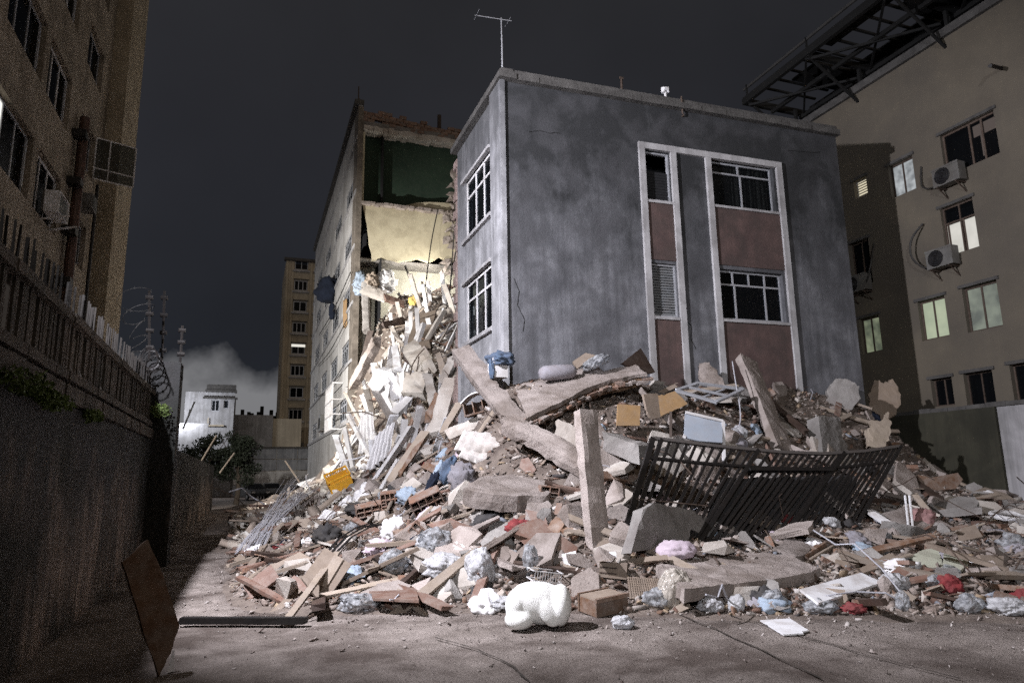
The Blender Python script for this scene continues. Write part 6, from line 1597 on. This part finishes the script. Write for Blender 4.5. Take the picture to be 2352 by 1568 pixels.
# air conditioner, cage and pipes on the white facade
ac_unit(PX(733, 990, 4.75) , 1.3, 1.2, .4, 'air conditioner hanging on the far end of the white torn facade', yaw=-math.pi/2)
c0 = PX(775, 985, 5.14); rt = empty('window_cage', c0, 'white barred window cage low on the torn facade', 'window cage')
for j in range(8):
    mb = MB(); mb.bar((4.55, c0.y-2.2+j*.6, 4.6), (4.55, c0.y-2.2+j*.6, 7.4), .06, .06); mb.build('bar', M_WPAINT, rt)
for z in (4.6, 5.5, 6.4, 7.4):
    mb = MB(); mb.bar((4.55, c0.y-2.3, z), (4.55, c0.y+2.1, z), .07, .07); mb.bar((4.55, c0.y-2.3, z), (5.14, c0.y-2.3, z), .07, .07); mb.build('rail', M_WPAINT, rt)

# ------------------------------------------------------------------ loose wreckage lying over the heap
SCAT = []
MARK = [('white plush bundle', PZ(1250,1440)), ('particle board door', PZ(750,1370)), ('wire fan', S(620,1215)), ('yellow crate', S(783,1130)), ('hollow bricks', S(900,1170)), ('folded mattress', S(1110,1040)),
        ('upright column', S(1370,1200)), ('tilted roof slab', S(1320,900)), ('black gate', S(1700,1200)), ('broad leaning beam', S(1760,1000)), ('big flat slab', S(1680,1330)), ('white panel', S(1920,1350)),
        ('pale green plates', S(2160,1290)), ('gate end', S(2080,1080)), ('far boundary wall', S(2250,1150)), ('hanging curtains', Vector((4.8,29,2))), ('long white sloping beam', Vector((5.4,19.5,3))), ('lit room', Vector((8.5,36.5,10))), ('upturned V of beams', Vector((6.6,27,5)))]
def near_mark(p):
    return min(MARK, key=lambda m_: (Vector((m_[1].x, m_[1].y, 0)) - Vector((p[0], p[1], 0))).length * (1 if p[1] < 17 else .6))[0]
nrng = np.random.default_rng(17)
KEEP = [(1505,1262,1895,1372),(1180,836,1500,962),(1450,1150,1640,1270),(1060,1080,1290,1150),(1835,1312,2028,1388),(1170,1340,1335,1460),(1040,975,1190,1060),(690,1254,810,1390),(1045,800,1205,990),(1415,925,1475,980),(1565,940,1665,1018),(755,1085,812,1142)]   # faces of the large pieces stay clear
def spots(n, y0, y1, x0, x1, seed, minz=0.03, power=1.3, ok=None):
    r_ = np.random.default_rng(seed); out = []
    tries = 0
    while len(out) < n and tries < n*400:
        tries += 1
        x, y = r_.uniform(x0, x1), r_.uniform(y0, y1)
        z = H(x, y)
        if z < minz: continue
        if 5.2 < x < 15 and y > 13.6 and y < 18.2: continue
        p = Vector((x, y, z)); q_ = proj(p)
        if q_[2] < 1 or not (-60 < q_[0] < IW+60 and 300 < q_[1] < IH+40): continue
        if any(a < q_[0] < c and b < q_[1] < d for a, b, c, d in KEEP) and r_.random() < .85: continue
        g_ = grad(x, y); vd = (cO - p).normalized()
        if g_.dot(vd) < 0.02: continue
        if r_.random() > (8.0/max(q_[2], 8.0))**power: continue
        if ok and not ok(x, y, z): continue
        out.append((p, q_[2], g_))
    return out
def put_obj(name, me, p, rot, label, cat, group, scale=1.0):
    o = bpy.data.objects.new(name, me); COL.objects.link(o); o.location = p; o.rotation_euler = rot; o.scale = (scale,)*3 if not isinstance(scale, tuple) else scale
    tag(o, label, cat, group); SCAT.append(o); return o
r = random.Random(33)
# meshes to share
def with_mat(me, m_):
    me.materials.append(m_); return me
CH = [with_mat(chunkmesh((1, .75+.2*(i%3)/2, .45+.12*(i%4)), 100+i, 13), (M_CONC, M_CONCG, M_PLAST, M_CONC)[i%4]) for i in range(12)]
def shard(seed, mat, thick=.04):
    r_ = random.Random(seed); n = r_.choice((4,4,5,5,6)); mb = MB()
    pts = []
    for i in range(n):
        a = 6.283*(i + r_.uniform(-.25,.25))/n; q_ = r_.uniform(.75,1.1); pts.append((q_*math.cos(a), q_*.62*math.sin(a), 0))
    mb.prism(pts, thick, nrm=(0,0,-1)); me = mesh('shard', mb.v, mb.f); me.materials.append(mat)
    if thick > .08:
        bm = bmesh.new(); bm.from_mesh(me); bmesh.ops.triangulate(bm, faces=bm.faces); bmesh.ops.subdivide_edges(bm, edges=bm.edges, cuts=1)
        bm.normal_update()
        for v in bm.verts: v.co += v.normal*.07*noise.noise(v.co*3 + Vector((seed,0,0))) + Vector((noise.noise(v.co*4), noise.noise(v.co*4+Vector((9,0,0))), 0))*.09
        bm.to_mesh(me); bm.free()
    return me
SH = [shard(i, (M_PART, M_REDW, M_WOOD, M_WOODL)[i%4], .05) for i in range(12)]
SP = [shard(50+i, (M_PLAST, M_CONC, M_CONC, M_CONCG)[i%4], .09) for i in range(12)]
def plankmesh(seed, mat):
    mb = MB(); r_ = random.Random(seed); mb.bar((-1,0,0),(1,0,0), r_.uniform(.07,.14), r_.uniform(.025,.06), n=4, jit=.014, seed=seed)
    me = mesh('plank', mb.v, mb.f); me.materials.append(mat); return me
PL = [plankmesh(i, (M_WOOD, M_WOODL, M_DARKW, M_PART, M_WOODL, M_REDW)[i%6]) for i in range(12)]
CL = [with_mat(lumpmesh((1,.75,.5), 200+i, .42, 1.7, 4, .16, .6), (M_GREYC, M_DKC, M_CLOTHW, M_NAVY, M_LBLUE, M_PINK, M_GREYC, M_DKC, M_RED, M_CLOTHW)[i]) for i in range(10)]
for me in CL: me.polygons.foreach_set('use_smooth', [True]*len(me.polygons))
CLN = ('grey','dark','white','navy','pale blue','pink','grey','dark','red','white')
BG = [with_mat(lumpmesh((1,.8,.65), 240+i, .34, 1.6, 4, .14, .6), (M_BAG, M_CLEAR)[i%2]) for i in range(4)]
for me in BG: me.polygons.foreach_set('use_smooth', [True]*len(me.polygons))
bb = MB(); bb.box(-.5,.5,-.24,.24,-.2,.2); BRK = mesh('brick', bb.v, bb.f); BRK.materials.append(M_BRICK)
def slope_rot(g_, r_, jit=.5):
    q_ = Vector((0,0,1)).rotation_difference(g_); q_ = q_ @ Quaternion((0,0,1), r_.uniform(0,6.28)) @ Euler((r_.uniform(-jit,jit), r_.uniform(-jit,jit), 0)).to_quaternion()
    return q_.to_euler()
NEAR = dict(y0=6.0, y1=18, x0=-.2, x1=16.8)
GAPR = dict(y0=18, y1=39, x0=.3, x1=12.5)
for (kw, n, smin, smax, sd) in ((NEAR, 150, .09, .34, 1), (GAPR, 130, .18, .5, 2)):
    for (p, dz, g_) in spots(n, seed=sd, power=1.0 if kw is GAPR else 1.3, **kw):
        s_ = r.uniform(smin, smax)*(.6 + .4*r.random()); mk = near_mark(p); i = r.randrange(12)
        tone = ('buff','grey','pale','buff')[i%4]
        put_obj('concrete_chunk', CH[i], p + g_*s_*.18, slope_rot(g_, r, .6), '%s concrete chunk near the %s' % (tone, mk), 'concrete', '%s concrete chunks near the %s' % (tone, mk), s_)
for (kw, n, smin, smax, sd) in ((NEAR, 120, .25, .95, 3), (GAPR, 100, .5, 1.5, 4)):
    for (p, dz, g_) in spots(n, seed=sd, power=1.0 if kw is GAPR else 1.2, **kw):
        s_ = r.uniform(smin, smax); mk = near_mark(p); i = r.randrange(12)
        tone = ('brown','pale','dark','tan','pale','reddish')[i%6]
        put_obj('plank', PL[i], p + g_*(.05 + .1*r.random()*s_), slope_rot(g_, r, .35), '%s broken plank near the %s' % (tone, mk), 'plank', '%s planks near the %s' % (tone, mk), (s_, min(1.6,.55+s_*.8), min(1.6,.55+s_*.8)))
for (p, dz, g_) in spots(62, seed=31, y0=9.3, y1=13.6, x0=2.5, x1=16.6, power=.6, minz=.3):
    s_ = r.uniform(.32, .8); mk = near_mark(p); i = r.randrange(12)
    put_obj('slab_fragment', SP[i], p + g_*(.05 + .15*s_*r.random()), slope_rot(g_, r, .6), 'large %s slab fragment tilted near the %s' % (('plaster','buff','dusty','grey')[i%4], mk), 'slab', 'large slab fragments near the %s' % mk, (s_, s_, s_*1.5))
PW = [plankmesh(40+i, (M_WPAINT, M_PLAST, M_WHITE)[i%3]) for i in range(6)]
for (p, dz, g_) in spots(95, seed=23, power=.8, y0=18, y1=37, x0=3.2, x1=11):
    s_ = r.uniform(.5, 1.7); mk = near_mark(p); i = r.randrange(6); d = Vector((r.uniform(-.5,.5), r.uniform(-.8,-.1), r.uniform(.4,1.3)))
    put_obj('lath', PW[i], p + Vector((0,0,.35*s_)), d.to_track_quat('X','Z').to_euler(), '%s lath standing near the %s' % (('white','cream','glossy white')[i%3], mk), 'lath', '%s laths near the %s' % (('white','cream','glossy white')[i%3], mk), (s_, 1.3+s_*.8, 1.3+s_*.6))
for (kw, n, smin, smax, sd, lib, nm, words_, cat) in ((NEAR, 90, .12, .36, 5, SH, 'board_shard', ('tan','reddish','brown','pale'), 'board'), (NEAR, 110, .10, .42, 6, SP, 'plaster_shard', ('plaster','buff','dusty','grey'), 'plaster'), (GAPR, 90, .2, .6, 7, SP, 'plaster_shard', ('plaster','buff','dusty','grey'), 'plaster'), (GAPR, 40, .2, .55, 8, SH, 'board_shard', ('tan','reddish','brown','pale'), 'board')):
    for (p, dz, g_) in spots(n, seed=sd, power=1.0 if kw is GAPR else 1.2, **kw):
        s_ = r.uniform(smin, smax); mk = near_mark(p); i = r.randrange(12)
        put_obj(nm, lib[i], p + g_*(.03 + .25*s_*r.random()), slope_rot(g_, r, .55), '%s %s fragment lying near the %s' % (words_[i%4], cat, mk), cat, '%s %s fragments near the %s' % (words_[i%4], cat, mk), s_)
for (p, dz, g_) in spots(60, seed=9, **NEAR):
    mk = near_mark(p); s_ = r.uniform(.14,.24)
    put_obj('brick', BRK, p + g_*.05, slope_rot(g_, r, .6), 'dusty clay brick near the %s' % mk, 'brick', 'clay bricks near the %s' % mk, s_)
for (p, dz, g_) in spots(66, seed=10, **NEAR):
    mk = near_mark(p); i = r.randrange(10); s_ = r.uniform(.10,.26)
    put_obj('cloth', CL[i], p + g_*s_*.1, slope_rot(g_, r, .4), '%s cloth scrap crumpled near the %s' % (CLN[i], mk), 'cloth', '%s cloth scraps near the %s' % (CLN[i], mk), s_)
for (p, dz, g_) in spots(26, seed=11, **GAPR):
    mk = near_mark(p); i = r.choice((2,9)); s_ = r.uniform(.2,.42)
    put_obj('cloth', CL[i], p + g_*s_*.2, slope_rot(g_, r, .6), '%s cloth scrap crumpled near the %s' % (CLN[i], mk), 'cloth', '%s cloth scraps near the %s' % (CLN[i], mk), s_)
for (p, dz, g_) in spots(26, seed=12, **NEAR):
    mk = near_mark(p); i = r.randrange(4); s_ = r.uniform(.08,.2)
    put_obj('plastic_bag', BG[i], p + g_*s_*.3, slope_rot(g_, r, .4), '%s plastic scrap near the %s' % (('white','clear')[i%2], mk), 'plastic', '%s plastic scraps near the %s' % (('white','clear')[i%2], mk), s_)
# bent bars and cables
for k, (p, dz, g_) in enumerate(spots(60, seed=13, y0=6.5, y1=38, x0=.2, x1=16.5, power=.9)):
    L_ = r.uniform(.4, 1.1) * (1 if p.y < 18 else 2.2); a = r.uniform(0, 6.28); d = Vector((math.cos(a), math.sin(a), r.uniform(.0,.7)))
    pts = [p + g_*.03 + d*(L_*t) + Vector((0, 0, .3*L_*math.sin(t*3)*r.uniform(.1,1))) + Vector((r.uniform(-.06,.06), r.uniform(-.06,.06), 0))*L_ for t in (0,.25,.5,.75,1)]
    mb = MB(); mb.tube(pts, r.uniform(.006,.012) * (1 if p.y < 18 else 2.5), 5); mk = near_mark(p); wh = k % 3 == 0
    SCAT.append(rebase(thing('bent_bar', mb, M_WIRE if wh else M_RUST, '%s bent bar sticking out near the %s' % ('pale' if wh else 'rusty', mk), 'bar', '%s bars near the %s' % ('pale' if wh else 'rusty', mk))))

# tell alike pieces of one spot apart by counting them from the lane
ORD = 'first second third fourth fifth sixth seventh eighth ninth tenth eleventh twelfth thirteenth fourteenth fifteenth sixteenth seventeenth eighteenth nineteenth twentieth'.split()
byl = {}
for o in SCAT: byl.setdefault(o['label'], []).append(o)
for lab, os_ in byl.items():
    if len(os_) > 1:
        os_.sort(key=lambda o: proj(o.location)[0])
        for i, o in enumerate(os_):
            if i < len(ORD): o['label'] = lab + ', ' + ORD[i] + ' from the lane'

# ------------------------------------------------------------------ countless small fragments
def fragments(name, N_, y0, y1, x0, x1, smin, smax, seed, minz=-1, flat=.5, palette=None, edge=None):
    r_ = np.random.default_rng(seed)
    X = r_.uniform(x0, x1, N_*4); Y = r_.uniform(y0, y1, N_*4)
    i = np.clip(((X-GX0)/GS).astype(int), 0, len(gx)-2); j = np.clip(((Y-GY0)/GS).astype(int), 0, len(gy)-2)
    u = (X-GX0)/GS - i; v = (Y-GY0)/GS - j
    Z = GZ[i,j]*(1-u)*(1-v)+GZ[i+1,j]*u*(1-v)+GZ[i,j+1]*(1-u)*v+GZ[i+1,j+1]*u*v
    dep = X*cF.x + Y*cF.y + (Z-EYE)*cF.z
    px = IW/2 + FPX*(X*cR.x+Y*cR.y+(Z-EYE)*cR.z)/np.maximum(dep,.1)
    ok = (Z > minz) & (px > -80) & (px < IW+80) & ~((X > 5.2) & (X < 15) & (Y > 13.7) & (Y < 18.1)) & (X > -1.2)
    ok &= r_.random(len(X)) < np.minimum(1, (9.0/np.maximum(dep, 6))**1.2)
    if edge is not None:
        toe = np.array([c for c in CP if c[2] == 0 and 4 < c[1] < 34 and c[0] > -.5])
        dd = np.min(np.hypot(X[:,None]-toe[None,:,0], Y[:,None]-toe[None,:,1]), axis=1)
        ok &= r_.random(len(X)) < np.exp(-dd/edge)
    sel = np.argwhere(ok).ravel()[:N_]
    X, Y, Z = X[sel], Y[sel], np.maximum(Z[sel], 0); n = len(sel)
    s = smin*(smax/smin)**(r_.random(n)**1.7)
    base = np.array([(-1,-1,-1),(1,-1,-1),(1,1,-1),(-1,1,-1),(-1,-1,1),(1,-1,1),(1,1,1),(-1,1,1)], float)
    V = base[None]*np.stack([s*r_.uniform(.6,1.8,n), s*r_.uniform(.4,1.0,n), s*r_.uniform(.12,flat,n)],1)[:,None,:]
    V *= r_.uniform(.65,1.15,(n,8,1))
    a, b, c = r_.uniform(0,6.28,n), r_.normal(0,.45,n), r_.normal(0,.45,n)
    def rot(V, ang, ax):
        co, si = np.cos(ang)[:,None], np.sin(ang)[:,None]; p_, q_ = [(1,2),(0,2),(0,1)][ax]; W = V.copy()
        W[:,:,p_] = V[:,:,p_]*co - V[:,:,q_]*si; W[:,:,q_] = V[:,:,p_]*si + V[:,:,q_]*co; return W
    V = rot(rot(rot(V, b, 0), c, 1), a, 2)
    V += np.stack([X, Y, Z + s*.15], 1)[:,None,:]
    quad = np.array([(0,3,2,1),(4,5,6,7),(0,1,5,4),(1,2,6,5),(2,3,7,6),(3,0,4,7)])
    F = (quad[None] + (np.arange(n)*8)[:,None,None]).reshape(-1)
    me = bpy.data.meshes.new(name); me.vertices.add(n*8); me.vertices.foreach_set('co', V.reshape(-1))
    me.loops.add(len(F)); me.loops.foreach_set('vertex_index', F.astype(np.int32))
    me.polygons.add(n*6); me.polygons.foreach_set('loop_start', np.arange(0, n*24, 4, dtype=np.int32))
    me.update(calc_edges=True); me.validate()
    ca = me.color_attributes.new('Col', 'FLOAT_COLOR', 'POINT')
    P_ = np.array(palette); w_ = P_[:,3]/P_[:,3].sum(); k = r_.choice(len(P_), n, p=w_)
    col = P_[k,:3]*r_.uniform(.75,1.2,(n,1)); C_ = np.ones((n,8,4)); C_[:,:,:3] = col[:,None,:]
    ca.data.foreach_set('color', C_.reshape(-1))
    o = link(name, me, M_FRAG); o['kind'] = 'stuff'; return o
PAL = [(.32,.27,.24,6),(.23,.185,.16,5),(.44,.40,.37,3),(.60,.57,.55,.6),(.17,.105,.08,1.6),(.10,.07,.055,1.8),(.05,.045,.045,1.3),(.22,.14,.10,1.0),(.35,.27,.19,1.4),(.25,.27,.31,.25)]
PALG = [(.42,.37,.32,5),(.30,.25,.21,4),(.64,.60,.54,5),(.74,.71,.66,3),(.2,.13,.1,1.2),(.09,.07,.06,1.2)]
PALD = [(.34,.30,.28,5),(.22,.185,.17,3),(.5,.46,.44,1.5),(.12,.09,.08,1)]
fragments('rubble_fragments', 34000, 5, 18.5, -.6, 16.9, .009, .07, 1, minz=.012, palette=PAL)
fragments('rubble_fragments', 15000, 18, 40, -.4, 12.8, .035, .20, 2, minz=.05, palette=PALG)
fragments('ground_debris', 5200, 4.2, 34, -1.0, 12, .006, .03, 3, minz=-1, palette=PALD, edge=.55)
fragments('ground_debris', 2200, 4.0, 16, -1.0, 12, .004, .016, 4, minz=-1, palette=PALD, edge=1.7)
